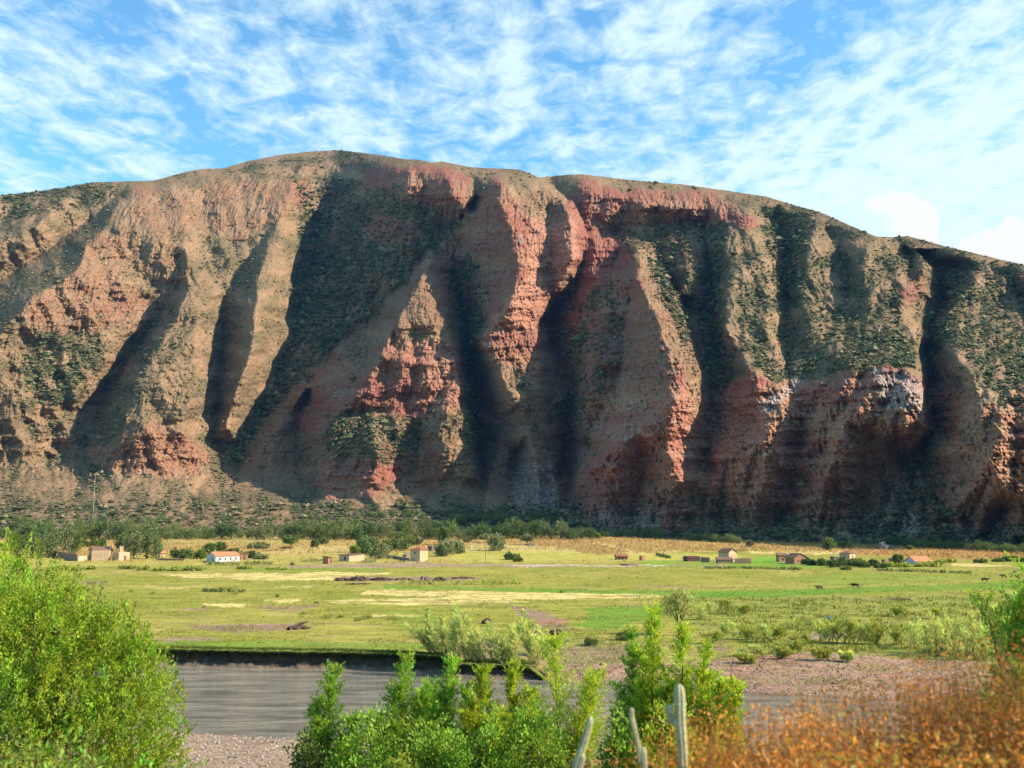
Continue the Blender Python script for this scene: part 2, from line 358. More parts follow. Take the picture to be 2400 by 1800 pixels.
# slope of the mountain face, degrees
thL = np.interp(Vg, [350, 450, 700, 960, 1000, 1085, 1105, 1180, 1245], [24, 36, 40, 43, 48, 54, 25, 17, 10])
thC = np.interp(Vg, [350, 420, 480, 560, 950, 1100, 1140, 1180, 1245], [22, 36, 52, 46, 46, 56, 27, 18, 11])
thR = np.interp(Vg, [400, 520, 700, 850, 890, 1180, 1220, 1290], [24, 38, 38, 40, 54, 54, 42, 26])
wC = ss(Ug, 760, 1000); wR = ss(Ug, 1280, 1480)
th = (thL * (1 - wC) + thC * wC) * (1 - wR) + thR * wR
aa, kk = ray(Ug, Vg)
Y = np.zeros_like(kk); Y[0] = fy
tt = np.tan(np.radians(th))
for i in range(1, NR):
    dk = kk[i] - kk[i - 1]
    Y[i] = Y[i - 1] * (1 + dk / np.maximum(tt[i] - kk[i], 0.14))
Y = Y * (1 + np.interp(Ug, [1500, 2100, 2400, 3100], [0, .10, .17, .3]) * ss(-Vg, -1000, -650))
# domain warp then relief
wu = 7 * fbm(Ug / 40, Vg / 40, 3, 91); wvv = 7 * fbm(Ug / 40, Vg / 40, 3, 95)
rel = relief(Ug + wu, Vg + wvv)
ftm = ss(Vg, v0[None] + 0, v0[None] - 40)          # fade to nothing at the foot
stm = ss(Vg, skyv[None] + 4, skyv[None] + 40)      # detail fades at the skyline
# rock: where the photo shows bare red or grey rock
ROCK = [([(700,440),(1680,450),(1700,900),(1650,1200),(600,1130),(640,930),(720,700)],0.37), ([(1650,900),(2200,880),(2420,1000),(2420,1250),(1600,1240)],0.5), ([(0,700),(520,640),(640,900),(500,1060),(0,1060)],0.16),([(30,740),(60,700),(100,680),(170,640),(200,570),(240,540),(300,560),(300,640),(350,720),(350,775),(240,770),(150,790),(80,765)],0.5),
 ([(320,425),(420,445),(560,420),(720,410),(740,450),(700,490),(560,560),(470,530),(420,560),(330,520),(290,500)],0.45),
 ([(250,500),(330,480),(440,600),(420,680),(300,640)],0.35),
 ([(700,385),(780,380),(830,372),(860,395),(700,405)],0.4),
 ([(850,390),(1010,380),(1060,430),(1100,480),(1000,480),(930,430),(850,450)],0.85),
 ([(1010,385),(1110,410),(1090,520),(1000,500)],0.7), ([(880,500),(985,520),(960,570),(860,560)],0.9),
 ([(1040,560),(1100,510),(1150,420),(1230,520),(1240,650),(1210,740),(1160,770),(1070,720),(1030,640)],0.75),
 ([(1150,400),(1215,470),(1250,520),(1340,520),(1350,620),(1300,700),(1262,760),(1280,900),(1200,860),(1110,820),(1150,760),(1200,700),(1215,600),(1160,500)],0.85),
 ([(1330,470),(1370,415),(1430,440),(1680,450),(1760,520),(1640,520),(1480,530),(1430,620),(1400,760),(1300,760),(1350,620)],0.9),
 ([(1260,740),(1400,600),(1480,590),(1500,660),(1560,790),(1600,860),(1640,1000),(1600,1250),(1330,1230),(1300,1000),(1360,960)],0.7),
 ([(1000,615),(1022,630),(1060,720),(1030,720)],0.9),
 ([(880,810),(1070,795),(1080,830),(1090,950),(1000,970),(940,980),(880,960),(800,950),(815,900),(850,870),(900,860)],0.75),
 ([(690,905),(800,830),(830,870),(800,960),(760,1010),(690,1010)],0.75), ([(745,1080),(860,1080),(960,1100),(880,1170),(760,1170)],0.85),
 ([(540,1020),(700,1050),(720,1110),(560,1120)],0.5), ([(800,700),(900,620),(910,680),(860,760),(800,800)],0.4),
 ([(210,1090),(240,1050),(300,1010),(360,985),(430,1010),(490,1060),(480,1120),(380,1120),(300,1110)],0.62),
 ([(1110,790),(1160,800),(1200,960),(1180,1010),(1120,900)],0.45),
 ([(1180,1050),(1300,1060),(1310,1190),(1180,1180)],0.5), ([(1350,1110),(1400,1060),(1470,1020),(1480,1080),(1400,1170),(1350,1170)],0.9),
 ([(1700,900),(1762,868),(1830,905),(1900,900),(2000,860),(2100,850),(2165,900),(2170,1000),(2190,920),(2240,930),(2230,1020),(2130,1050),(2050,1100),(1950,1230),(1850,1200),(1790,1190),(1700,1190),(1640,1060),(1680,960)],0.85),
 ([(2180,1050),(2300,1020),(2420,1000),(2420,1260),(2200,1240),(2160,1150)],0.7), ([(2380,900),(2460,880),(2460,1100),(2380,1050),(2350,980)],0.8),
 ([(2110,640),(2170,625),(2170,680),(2110,740)],0.6), ([(1690,520),(1760,500),(1780,520),(1740,540)],0.9),([(2370,640),(2420,640),(2420,710)],0.7)]
RK = np.zeros_like(Vg)
ju = Ug + 30 * fbm(Ug / 40, Vg / 40, 5, 101, 0.65); jv = Vg + 26 * fbm(Ug / 40, Vg / 34, 5, 107, 0.65)
for P_, s_ in ROCK: RK = np.maximum(RK, s_ * inpoly(ju, jv, P_))
def blur(H, n):
    for _ in range(n):
        for ax in (0, 1):
            Hp = np.pad(H, [(1, 1) if i == ax else (0, 0) for i in range(2)], 'edge')
            H = sum(np.take(Hp, np.arange(H.shape[ax]) + i, ax) for i in range(3)) / 3
    return H
RKs = blur(RK, 5)
# erosion detail in metres
m = Ug * 0.55; h_ = Vg * 0.8
wm_ = 22 * fbm(m / 70, h_ / 70, 3, 109)
tilt = np.interp(Ug, [0, 600, 1000, 1300, 1700, 2400], [.55, .55, .30, -.10, -.35, -.45]) * (h_ - 700)
ribs = fbm((m + tilt + wm_) / 34, (h_ + wm_) / 90, 4, 111, 0.55, True)
ribs2 = fbm((m - 0.25 * h_ + wm_) / 11, (h_ - wm_) / 26, 3, 121, 0.55, True)
crag = fbm(m / 16, h_ / 13, 5, 131, 0.6, True)
crag2 = fbm(m / 5, h_ / 7, 3, 135, 0.6, True)
strata = fbm(m / 60, (h_ + 0.15 * m) / 7, 3, 137, 0.5)
crag3 = fbm((m + wm_) / 12, h_ / 16, 4, 139, 0.6, True); nz_ = fbm(m / 50, h_ / 40, 3, 143)
bmp = fbm(m / 7, h_ / 7, 4, 141, 0.6)
flute = fbm((m + .6 * tilt + 0.4 * wm_) / 8, (h_ + wm_) / 34, 4, 145, 0.6, True)
Rq = np.sqrt(np.clip(RKs, 0, 1))
det = (4.0 * ribs + 3.0 * (ribs - .3) + 1.3 * ribs2) * (1 - 0.3 * RKs) + Rq * (6.0 * crag + 2.2 * crag2 + 2.4 * strata + 7.0 * flute) + 1.5 * bmp + 3.2 * crag3 * (0.35 + 0.65 * ss(nz_, -.1, .25))
det = det + 9 * fbm(m / 60, h_ / 60, 3, 151)
# ---- running water carves the face: flow is routed row by row down the slope, incised, and the gully sides relaxed
ES = 2.5; eu = np.arange(-900, 3200, ES); ev = np.arange(340, 1262, ES)
EU, EV = np.meshgrid(eu, ev); eb = np.zeros_like(EU); jn = np.clip(np.searchsorted(uc, eu), 0, len(uc) - 1)
for q, j in enumerate(jn): eb[:, q] = np.interp(ev, Vg[::-1, j], Y[::-1, j])
esk = np.interp(eu, [p[0] for p in SKY], [p[1] for p in SKY]); eft = np.interp(eu, uc, v0)
mE = EU * 0.55; hE = EV * 0.8; wE = 22 * fbm(mE / 70, hE / 70, 3, 109)
def ampf(u, v): return 1.45 + 0.35 * ss(-u, -650, -450) + 0.30 * ss(u, 620, 740) * ss(-u, -1330, -1180) * ss(-v, -860, -700)
amp = ampf(EU, EV)
e_rel = amp * relief(EU + 7 * fbm(EU / 40, EV / 40, 3, 91), EV + 7 * fbm(EU / 40, EV / 40, 3, 95))
PE = -(eb - e_rel) + 7.0 * fbm((mE + np.interp(EU, [0, 600, 1000, 1300, 1700, 2400], [.55, .55, .30, -.10, -.35, -.45]) * (hE - 700) + wE) / 34, (hE + wE) / 90, 4, 111, 0.55, True) + 9 * fbm(mE / 60, hE / 60, 3, 151) + 8.0 * fbm((mE + wE) / 22, hE / 40, 4, 155, 0.6, True)
P0 = PE.copy(); dxm = ES * np.median(eb) / F; kw = ss(EV, esk[None] - 2, esk[None] + 34) * ss(eft[None] - EV, 6, 70) * (1 - .85 * ss(EV, 1085, 1130) * (1 - ss(EU, 1250, 1450)))
kw = kw * (0.55 + 0.9 * np.clip(0.5 + fbm(mE / 45, hE / 45, 3, 157), 0, 1.2))
nE = len(eu); ar = np.arange(nE)
for it in range(14):
    A = np.ones_like(PE); gx = np.gradient(PE, dxm, axis=1)
    gx = (gx + np.roll(gx, 1, 0) + np.roll(gx, -1, 0)) / 3
    sh = np.clip(-gx * 1.35 / (1 + gx * gx) * 1.2, -1.6, 1.6)
    for i in range(len(ev) - 1):
        if i > 0: A[i] *= (ev[i - 1] > esk - 10) | (A[i] > 1)
        t_ = np.clip(ar + sh[i], 0, nE - 1.001); a0 = t_.astype(int); f_ = t_ - a0
        A[i + 1] += np.bincount(a0, A[i] * (1 - f_), nE)[:nE] + np.bincount(a0 + 1, A[i] * f_, nE)[:nE]
    inc = 0.105 * np.clip(A - 10.0, 0, 600.0) ** 0.46 * kw
    if it: inc = 0.25 * np.roll(inc, 1, 1) + 0.5 * inc + 0.25 * np.roll(inc, -1, 1)
    E_ = PE - P0 - inc; sl_ = 0.85 * dxm
    for _ in range(9):                          # gully sides cannot stay steeper than this
        E_ = np.minimum(E_, np.minimum(np.roll(E_, 1, 1), np.roll(E_, -1, 1)) + sl_)
    E_[1:-1] = E_[1:-1] * 0.8 + 0.1 * (E_[2:] + E_[:-2]); PE = P0 + E_
DE = (PE - P0) * np.minimum(kw * 2, 1); LA = np.log(A)
def esample(T, u, v):
    fu = np.clip((u - eu[0]) / ES, 0, T.shape[1] - 1.001); fv = np.clip((v - ev[0]) / ES, 0, T.shape[0] - 1.001)
    i = fu.astype(int); j = fv.astype(int); a = fu - i; b = fv - j
    return (T[j, i] * (1 - a) + T[j, i + 1] * a) * (1 - b) + (T[j + 1, i] * (1 - a) + T[j + 1, i + 1] * a) * b
ero = esample(DE, Ug, Vg); wet_ = esample(LA, Ug, Vg)
print('erosion depth', DE.min(), np.percentile(DE, [5, 25, 50, 75]))
bed = (h_ + 0.10 * m + 10 * fbm(m / 60, h_ / 60, 3, 183)) / 24.0; saw = bed - np.floor(bed); ledge = np.where(saw < .8, saw / .8, (1 - saw) / .2)
det = det * (1 - .72 * ss(Vg, 1090, 1135) * (1 - ss(Ug, 1250, 1450)))
det = det + ero + 4.5 * Rq * ledge * (0.4 + 0.9 * np.clip(.5 + fbm(m / 30, h_ / 20, 3, 187), 0, 1))
YY = Y - (ampf(Ug, Vg) * rel * np.minimum(ftm, 1) * (0.35 + 0.65 * stm)) - det * ftm * stm
X = aa * YY; Z = CH + kk * YY
# back of the range, falling away from the skyline
xb, yb, zb = [X], [YY], [Z]
for j in range(1, NB + 1):
    d = 14.0 * j ** 1.7; yj = YY[-1] + d
    zj = Z[-1] + 0.02 * d - 0.0007 * d * d * (1 + 0 * uc)
    xb.append((X[-1] * (yj / YY[-1]))[None]); yb.append(yj[None]); zb.append(zj[None])
X = np.vstack(xb); YA = np.vstack(yb); Z = np.vstack(zb)
# colours of soil, dry scrub, green scrub, red rock, grey rock
def rgb(*c): return np.array(c, float)
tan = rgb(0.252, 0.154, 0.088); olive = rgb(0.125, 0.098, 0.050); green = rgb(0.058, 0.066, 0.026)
red = rgb(0.228, 0.088, 0.060); ochre = rgb(0.265, 0.132, 0.076); pink = rgb(0.34, 0.165, 0.105); grey = rgb(0.25, 0.23, 0.21)
def lerp(a, b, t): return a * (1 - t[..., None]) + b * t[..., None]
GREEN = [([(690,430),(860,480),(1080,480),(1110,520),(990,610),(880,740),(775,820),(700,890),(600,1010),(560,1090),(520,1060),(640,900),(690,760),(670,690),(700,560)],1.0),([(1050,640),(1110,600),(1150,680),(1140,760),(1110,900),(1130,1100),(1100,1000),(1090,820)],1.0),([(1640,540),(1700,540),(1690,700),(1720,860),(1700,950),(1660,900)],1.0),([(60,770),(230,780),(240,860),(190,950),(60,960)],0.7),([(0,430),(280,430),(260,470),(0,520)],0.7),([(520,400),(800,350),(900,380),(700,400)],0.7),  # dark scrub; the full-strength hollows also have their shade put into the colour
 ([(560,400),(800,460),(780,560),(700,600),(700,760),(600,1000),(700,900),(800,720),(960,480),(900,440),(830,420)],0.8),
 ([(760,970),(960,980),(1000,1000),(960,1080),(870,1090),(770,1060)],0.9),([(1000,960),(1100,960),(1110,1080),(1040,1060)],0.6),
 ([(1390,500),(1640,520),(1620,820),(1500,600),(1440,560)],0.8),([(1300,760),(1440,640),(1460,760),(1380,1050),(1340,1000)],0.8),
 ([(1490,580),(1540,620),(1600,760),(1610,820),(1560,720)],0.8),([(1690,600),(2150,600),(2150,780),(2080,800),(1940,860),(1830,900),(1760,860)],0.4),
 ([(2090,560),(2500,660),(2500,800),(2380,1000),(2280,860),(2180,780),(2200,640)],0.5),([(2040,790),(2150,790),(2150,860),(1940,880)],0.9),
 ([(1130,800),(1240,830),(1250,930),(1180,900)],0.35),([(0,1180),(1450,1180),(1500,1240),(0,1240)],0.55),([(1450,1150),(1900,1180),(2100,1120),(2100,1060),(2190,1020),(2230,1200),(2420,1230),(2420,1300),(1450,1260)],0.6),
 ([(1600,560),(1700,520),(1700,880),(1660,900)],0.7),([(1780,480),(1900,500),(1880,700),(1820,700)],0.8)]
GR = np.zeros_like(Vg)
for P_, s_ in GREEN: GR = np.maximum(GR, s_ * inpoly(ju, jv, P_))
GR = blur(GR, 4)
nz = fbm(m / 34, h_ / 34, 5, 161, 0.6); nz2 = fbm(m / 4, h_ / 4, 3, 165, 0.6); nz3 = fbm(m / 90, h_ / 60, 3, 169)
C = lerp(np.broadcast_to(tan, Vg.shape + (3,)), olive, np.clip(0.50 + 1.5 * nz + 0.9 * nz2, 0, 1))
C = lerp(C, green * np.array((.66, .80, .95)), np.clip((GR * 1.0 + 0.16 * np.clip(wet_ - 3.0, 0, 3)) * (0.60 + 1.6 * nz + 1.2 * nz2), 0, 0.95))  # scrub green, toned darker and bluer to paint in deeper shadow
# steep facets expose rock too
gy = np.gradient(YY, axis=1); steep = blur(np.abs(gy), 1)
rk = ss(RKs + 0.55 * nz + 0.55 * nz2 + 0.35 * flute - 0.12, 0.22, 0.88) * ss(RKs, .03, .2)
rc = lerp(lerp(np.broadcast_to(red, Vg.shape + (3,)), ochre, np.clip(0.35 + 1.6 * nz3 + strata * .5 + .9 * ss(-Ug, -760, -560) + .5 * ss(Ug, 1600, 1800) * ss(Vg, 850, 950), 0, 1)), grey, np.clip(-0.35 + 1.3 * fbm(m / 20, h_ / 30, 3, 173), 0, 0.6))
PINK = [([(1240,500),(1350,500),(1350,620),(1300,700),(1262,760),(1200,780),(1130,790),(1190,700),(1240,640)],0.95),([(880,805),(1075,795),(1090,940),(960,960),(980,860)],0.6),([(1380,470),(1620,470),(1640,500),(1400,540)],0.35),([(2290,1210),(2420,1190),(2420,1270),(2290,1260)],0.5)]
PK = np.zeros_like(Vg)
for P_, s_ in PINK: PK = np.maximum(PK, s_ * inpoly(ju, jv, P_))
rc = lerp(rc, pink, blur(PK, 3) * np.clip(0.8 + 0.8 * nz2, 0, 1))
GREYP = [([(2040,870),(2100,860),(2160,900),(2165,970),(2080,960)],0.85),([(1200,1060),(1300,1080),(1305,1190),(1190,1180)],0.7),([(2080,1180),(2150,1040),(2190,1050),(2140,1200),(2170,1250),(2000,1250)],0.8),([(1780,950),(1880,880),(1880,900),(1790,975)],0.8),([(1400,1180),(1560,1180),(1540,1250),(1400,1230)],0.5)]
GP = np.zeros_like(Vg)
for P_, s_ in GREYP: GP = np.maximum(GP, s_ * inpoly(ju, jv, P_))
GPs = blur(GP, 2) * np.clip(0.6 + 1.8 * nz2, 0, 1)
C = lerp(C, rc, rk); C = lerp(C, grey, np.clip(GPs, 0, 1))
C = C * (1 + 0.35 * nz2 + 0.25 * fbm(m / 1.6, h_ / 1.6, 2, 177))[..., None]
C = C * (1 + .35 * (ss(Ug, 1300, 1500) * ss(Vg, 860, 950)))[..., None]      # lower cliff colour lightened, standing in for ambient light
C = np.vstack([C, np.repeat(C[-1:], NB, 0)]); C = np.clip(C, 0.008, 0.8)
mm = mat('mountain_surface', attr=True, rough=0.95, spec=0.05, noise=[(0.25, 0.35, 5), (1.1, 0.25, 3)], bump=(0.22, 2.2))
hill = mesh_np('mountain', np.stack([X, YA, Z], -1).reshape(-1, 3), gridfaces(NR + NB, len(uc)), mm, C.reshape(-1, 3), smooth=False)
hill['kind'] = 'structure'

# scrub on the mountain: nobody could count it
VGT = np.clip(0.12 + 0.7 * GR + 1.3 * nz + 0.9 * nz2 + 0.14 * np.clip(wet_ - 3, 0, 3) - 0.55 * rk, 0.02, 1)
NS = 110000
ci = np.searchsorted(uc, rng.uniform(-200, 2600, NS * 3)).clip(1, len(uc) - 2); ri = rng.integers(6, NR - 1, NS * 3)
keep = rng.random(NS * 3) < VGT[ri, ci]; ci = ci[keep][:NS]; ri = ri[keep][:NS]
def blobs(cx_, cy_, cz_, sz, seed=0):
    """low irregular bushes, one octahedral tuft each"""
    n = len(cx_); g = np.random.default_rng(seed)
    base = np.array([(1, 0, .2), (.2, 1, .25), (-1, .1, .2), (0, -1, .2), (0, 0, 1), (0, 0, -.5)], float)
    V = base[None] * g.uniform(0.6, 1.25, (n, 6, 1)) * sz[:, None, None] * np.array([1, 1, 0.85])
    an = g.uniform(0, 6.28, n); c, s = np.cos(an), np.sin(an)
    x = V[..., 0] * c[:, None] - V[..., 1] * s[:, None]; y = V[..., 0] * s[:, None] + V[..., 1] * c[:, None]
    V = np.stack([x + cx_[:, None], y + cy_[:, None], V[..., 2] + cz_[:, None]], -1)
    f = np.array([(0, 1, 4), (1, 2, 4), (2, 3, 4), (3, 0, 4), (1, 0, 5), (2, 1, 5), (3, 2, 5), (0, 3, 5)])
    return V.reshape(-1, 3), (f[None] + 6 * np.arange(n)[:, None, None]).reshape(-1, 3)
px = X[ri, ci] + rng.uniform(-.6, .6, len(ci)); py = YA[ri, ci]; pz = Z[ri, ci]
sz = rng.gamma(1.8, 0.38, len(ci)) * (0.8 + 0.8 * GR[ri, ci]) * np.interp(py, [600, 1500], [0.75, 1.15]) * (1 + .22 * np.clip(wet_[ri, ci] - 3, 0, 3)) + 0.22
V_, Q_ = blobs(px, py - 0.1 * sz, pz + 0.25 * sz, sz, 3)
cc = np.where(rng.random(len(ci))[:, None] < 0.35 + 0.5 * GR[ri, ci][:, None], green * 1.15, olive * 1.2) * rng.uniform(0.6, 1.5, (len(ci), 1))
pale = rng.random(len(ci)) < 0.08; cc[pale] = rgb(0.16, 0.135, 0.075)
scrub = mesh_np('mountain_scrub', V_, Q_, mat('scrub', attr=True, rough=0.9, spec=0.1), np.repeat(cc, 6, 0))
tag(scrub, 'low olive scrub dotted over the slopes of the mountain', 'scrub', kind='stuff')
# ================================================================ GROUND, RIVER
rows = np.concatenate([np.linspace(-260, -10, 10), np.linspace(-8, 60, 90), np.linspace(60.5, 95, 90), np.linspace(95.3, 135, 210), 1 / np.linspace(1 / 135.3, 1 / 900., 420), np.linspace(930, 2600, 20)])
half = 35 + 0.62 * np.clip(rows, 0, None)
cs = np.concatenate([[-60, -25, -10, -5, -3, -2, -1.5], np.linspace(-1.25, 1.25, 900), [1.5, 2, 3, 5, 10, 25, 60]])
XG = half[:, None] * cs[None]; YG = np.repeat(rows[:, None], len(cs), 1)
ZG = G(XG, YG)
UG, VG = proj(XG, np.maximum(YG, 5), ZG)
beyond = (YG > 20)
a_, b_ = XG / 6, YG / 6
n1_ = fbm(XG / 30, YG / 60, 4, 201); n2_ = fbm(XG / 6, YG / 10, 4, 205, 0.6); n3_ = fbm(XG / 1.2, YG / 2.0, 3, 209, 0.6); n4_ = fbm(XG / 16, YG / 3.2, 4, 211, 0.62)
uj = UG + 30 * fbm(UG / 60, VG / 9, 3, 215); vj = VG + 5 * fbm(UG / 120, VG / 12, 4, 219, 0.6) + 3.5 * fbm(UG / 14, VG / 3.5, 3, 221, 0.6)
grass = rgb(0.285, 0.290, 0.045); grass2 = rgb(0.395, 0.345, 0.075); lush = rgb(0.115, 0.285, 0.025); straw = rgb(0.70, 0.54, 0.21); maize = rgb(0.46, 0.29, 0.10); soil = rgb(0.33, 0.215, 0.15)
gravel = rgb(0.31, 0.215, 0.145); mud = rgb(0.055, 0.045, 0.036); dryg = rgb(0.28, 0.22, 0.07)
CG = lerp(np.broadcast_to(grass, XG.shape + (3,)), grass2, np.clip(0.45 + 1.4 * n1_ + 0.5 * n2_, 0, 1))
CG = lerp(CG, soil, np.clip(-0.45 + 1.1 * n2_ + 0.9 * n1_ + 0.5 * n3_, 0, 0.7) * (VG > 1330))
st_ = fbm(XG / 22, YG / 2.6, 5, 223, 0.65); st2_ = fbm(XG / 34, YG / 4.5, 5, 227, 0.65)
CG = lerp(CG, rgb(0.20, 0.21, 0.035), np.clip(-.15 + 1.9 * st_, 0, .75)); CG = lerp(CG, rgb(0.46, 0.35, 0.13), np.clip(-.30 + 2.0 * st2_, 0, .7)); CG = lerp(CG, soil * .8, np.clip(-.55 + 2.2 * fbm(XG / 12, YG / 3, 4, 229, .65), 0, .6))
def paint(poly, c, s=1.0, nn=0.0):
    global CG
    mk = inpoly(uj, vj, poly) * s
    if nn: mk = np.clip(mk * (1 + nn * (n2_ + n3_ + 1.5 * n4_)), 0, 1)
    CG = lerp(CG, c, mk * beyond)
# far fields
paint([(-200, 1225), (2600, 1225), (2600, 1300), (1900, 1296), (1300, 1290), (700, 1298), (-200, 1310)], maize * 1.1, 0.85, 0.5)
paint([(-200, 1300), (900, 1296), (1750, 1302), (1700, 1318), (900, 1322), (-200, 1330)], rgb(.50, .39, .11), 0.62, 0.8)
paint([(380, 1250), (800, 1255), (780, 1275), (380, 1272)], rgb(0.46, 0.36, 0.12), 0.8, 0.4)
paint([(700, 1280), (900, 1278), (880, 1296), (620, 1298)], straw * 0.85, 0.6, 0.5)
paint([(1080, 1276), (1480, 1272), (1600, 1290), (1560, 1300), (1060, 1290)], straw * 0.82, 0.85, 0.3)
paint([(1060, 1290), (1380, 1292), (1700, 1300), (1700, 1314), (1060, 1316)], grass2 * 1.25, 0.7, 0.4)
paint([(1190, 1255), (1390, 1256), (1560, 1296), (1400, 1300), (1300, 1282), (1190, 1278)], maize * 0.92, 0.9, 0.2)
paint([(1395, 1256), (1700, 1266), (1900, 1272), (2100, 1276), (2100, 1288), (1700, 1290), (1520, 1290), (1420, 1276)], maize, 0.9, 0.2)
paint([(1390, 1270), (1420, 1275), (1510, 1298), (1490, 1300)], straw * 0.9, 0.9)
paint([(1750, 1292), (2010, 1292), (2000, 1300), (1760, 1298)], straw, 0.9, 0.2)
paint([(1960, 1282), (2400, 1290), (2420, 1310), (2200, 1310), (1990, 1300)], maize * rgb(1.1, .95, 1), 0.8, 0.3)
paint([(2230, 1321), (2300, 1320), (2390, 1328), (2230, 1326)], straw, 0.8)
paint([(1500, 1312), (1980, 1312), (1980, 1330), (1500, 1330)], lush * 1.2, 0.45, 0.5)
paint([(1770, 1306), (1860, 1306), (1880, 1320), (1760, 1322)], lush * 1.3, 0.7, 0.3)
# dirt road and pale tracks
paint([(600, 1326), (1000, 1318), (1060, 1322), (1400, 1324), (1700, 1324), (1700, 1327), (1240, 1329), (900, 1330), (600, 1331)], soil * 1.25, 0.75, 0.5)
paint([(1180, 1324), (1560, 1324), (1560, 1326.5), (1180, 1326.5)], rgb(.60, .46, .33), 0.9)
# straw coloured sedge strips
for P_, s_ in (([(360, 1345), (700, 1342), (930, 1341), (900, 1347), (700, 1356), (440, 1354)], .95), ([(520, 1354), (800, 1352), (780, 1360), (560, 1361)], .9), ([(660, 1373), (760, 1372), (720, 1380), (650, 1379)], .6),
               ([(860, 1383), (1300, 1388), (1600, 1392), (1500, 1402), (1200, 1406), (1000, 1400), (850, 1394)], .85), ([(760, 1405), (1100, 1400), (1240, 1410), (1000, 1420), (780, 1412)], .6),
               ([(470, 1414), (580, 1416), (560, 1422), (480, 1419)], .8), ([(1000, 1376), (1260, 1380), (1240, 1384), (1000, 1381)], .3), ([(620, 1403), (700, 1405), (690, 1412), (620, 1409)], .6),
               ([(860, 1440), (1000, 1440), (980, 1446), (880, 1445)], .7), ([(330, 1370), (480, 1374), (440, 1380), (330, 1378)], .35)):
    paint(P_, straw, s_, 1.2)
# lush wet strips
for P_, s_ in (([(900, 1371), (1100, 1376), (1600, 1386), (2100, 1374), (2400, 1362), (2400, 1380), (2100, 1386), (1700, 1402), (1500, 1394), (1200, 1385), (900, 1380)], .75),
               ([(1640, 1386), (1800, 1392), (2000, 1382), (2000, 1390), (1780, 1402), (1640, 1402)], .95), ([(1380, 1425), (1560, 1415), (1560, 1440), (1420, 1480), (1360, 1470)], .75), ([(1900, 1345), (2200, 1345), (2300, 1355), (2000, 1375), (1800, 1360)], .35),
               ([(560, 1330), (900, 1333), (900, 1340), (560, 1340)], .4), ([(860, 1425), (1020, 1430), (1040, 1500), (1000, 1520), (900, 1440)], .25), ([(340, 1500), (1040, 1505), (1040, 1525), (340, 1517)], .55)):
    paint(P_, lush * rgb(1.35, 1.0, 1.3), s_, 0.5)
# bare patches
for P_, s_ in (([(440, 1465), (700, 1462), (730, 1470), (690, 1478), (560, 1483), (470, 1476)], .8), ([(600, 1423), (760, 1418), (720, 1430), (640, 1434)], .6), ([(420, 1427), (500, 1426), (480, 1430), (420, 1430)], .8),
               ([(170, 1360), (250, 1362), (240, 1372), (170, 1372)], .6), ([(1190, 1418), (1260, 1430), (1320, 1450), (1330, 1470), (1270, 1462), (1210, 1436)], .8), ([(1240, 1460), (1330, 1460), (1340, 1480), (1260, 1490)], .6),
               ([(340, 1497), (480, 1492), (520, 1500), (380, 1504)], .5), ([(1640, 1460), (1720, 1470), (1700, 1530), (1640, 1520)], .5), ([(1500, 1370), (1700, 1376), (1700, 1380), (1500, 1376)], .4),
               ([(780, 1352), (1110, 1352), (1130, 1360), (1000, 1366), (790, 1362)], .75), ([(1940, 1398), (2150, 1400), (2130, 1408), (1960, 1408)], .5), ([(1000, 1500), (1500, 1520), (1500, 1600), (1060, 1570)], .5)):
    paint(P_, soil * rgb(1.05, .98, 1.05), s_, 0.8)
paint([(1250, 1452), (1330, 1452), (1330, 1464), (1260, 1462)], rgb(.45, .2, .14), 0.6, 0.5)
# right-hand marsh: mixed yellow-green with pebbly openings
paint([(1560, 1400), (2450, 1395), (2450, 1540), (1650, 1500)], rgb(0.29, 0.29, 0.06), 0.6, 1.2)
paint([(1620, 1552), (1760, 1538), (1900, 1530), (2010, 1534), (2150, 1545), (2400, 1560), (2500, 1700), (1500, 1700), (1250, 1600), (1300, 1560)], gravel * rgb(1.35, 1.15, 1.1), 0.9, 0.5)
paint([(1840, 1490), (1960, 1480), (2000, 1490), (1900, 1500)], gravel * 1.5, 0.8)
# banks and near side
d_ = YG - far_y(XG); s2_ = ss(XG, xc2, xc3)
lip = ((d_ > -3) & (d_ < 1.70) & (s2_ < .5)); mkb = (lip).astype(float)
CG = lerp(CG, lerp(np.broadcast_to(mud, XG.shape + (3,)), gravel * .6, np.clip(ss(-ZG, 1.0, 1.9) + .4 * n3_, 0, 1)), mkb)
nearm = (YG < near_y(XG) + 3).astype(float)
CG = lerp(CG, gravel * 1.25, nearm * ss(YG, near_y(XG) - 24, near_y(XG) - 16))
CG = lerp(CG, rgb(.15, .11, .05), nearm * (1 - ss(YG, near_y(XG) - 24, near_y(XG) - 16)))
wet = ss(np.where(YG < 90, near_y(XG) + .3 - YG, d_ + .3), 0, 1.6)
CG = CG * (0.45 + 0.55 * wet)[..., None]
CG = CG * KA * (1 + 0.26 * n3_ + 0.14 * n2_ + 0.38 * n4_ * (VG < 1560))[..., None]
gm = bpy.data.materials.new('valley_ground'); gm.use_nodes = True; t = NT(gm.node_tree); gm.node_tree.nodes.clear()
pos = t.n('ShaderNodeTexCoord').outputs['Object']
c = t.n('ShaderNodeVertexColor', layer_name='Col').outputs[0]
mp = t.n('ShaderNodeMapping', inp={'Vector': pos, 'Scale': (0.35, 1, 1)}).outputs[0]
for sc, am in ((0.5, .22), (2.4, .28), (7.0, .25)):
    f = t.n('ShaderNodeMapRange', inp={0: t.noise(mp if sc < 5 else pos, sc, 4, .6), 1: .3, 2: .7, 3: 1 - am, 4: 1 + am}).outputs[0]
    c = t.mix(1.0, c, t.n('ShaderNodeCombineXYZ', inp={0: f, 1: f, 2: f}).outputs[0], 'MULTIPLY')
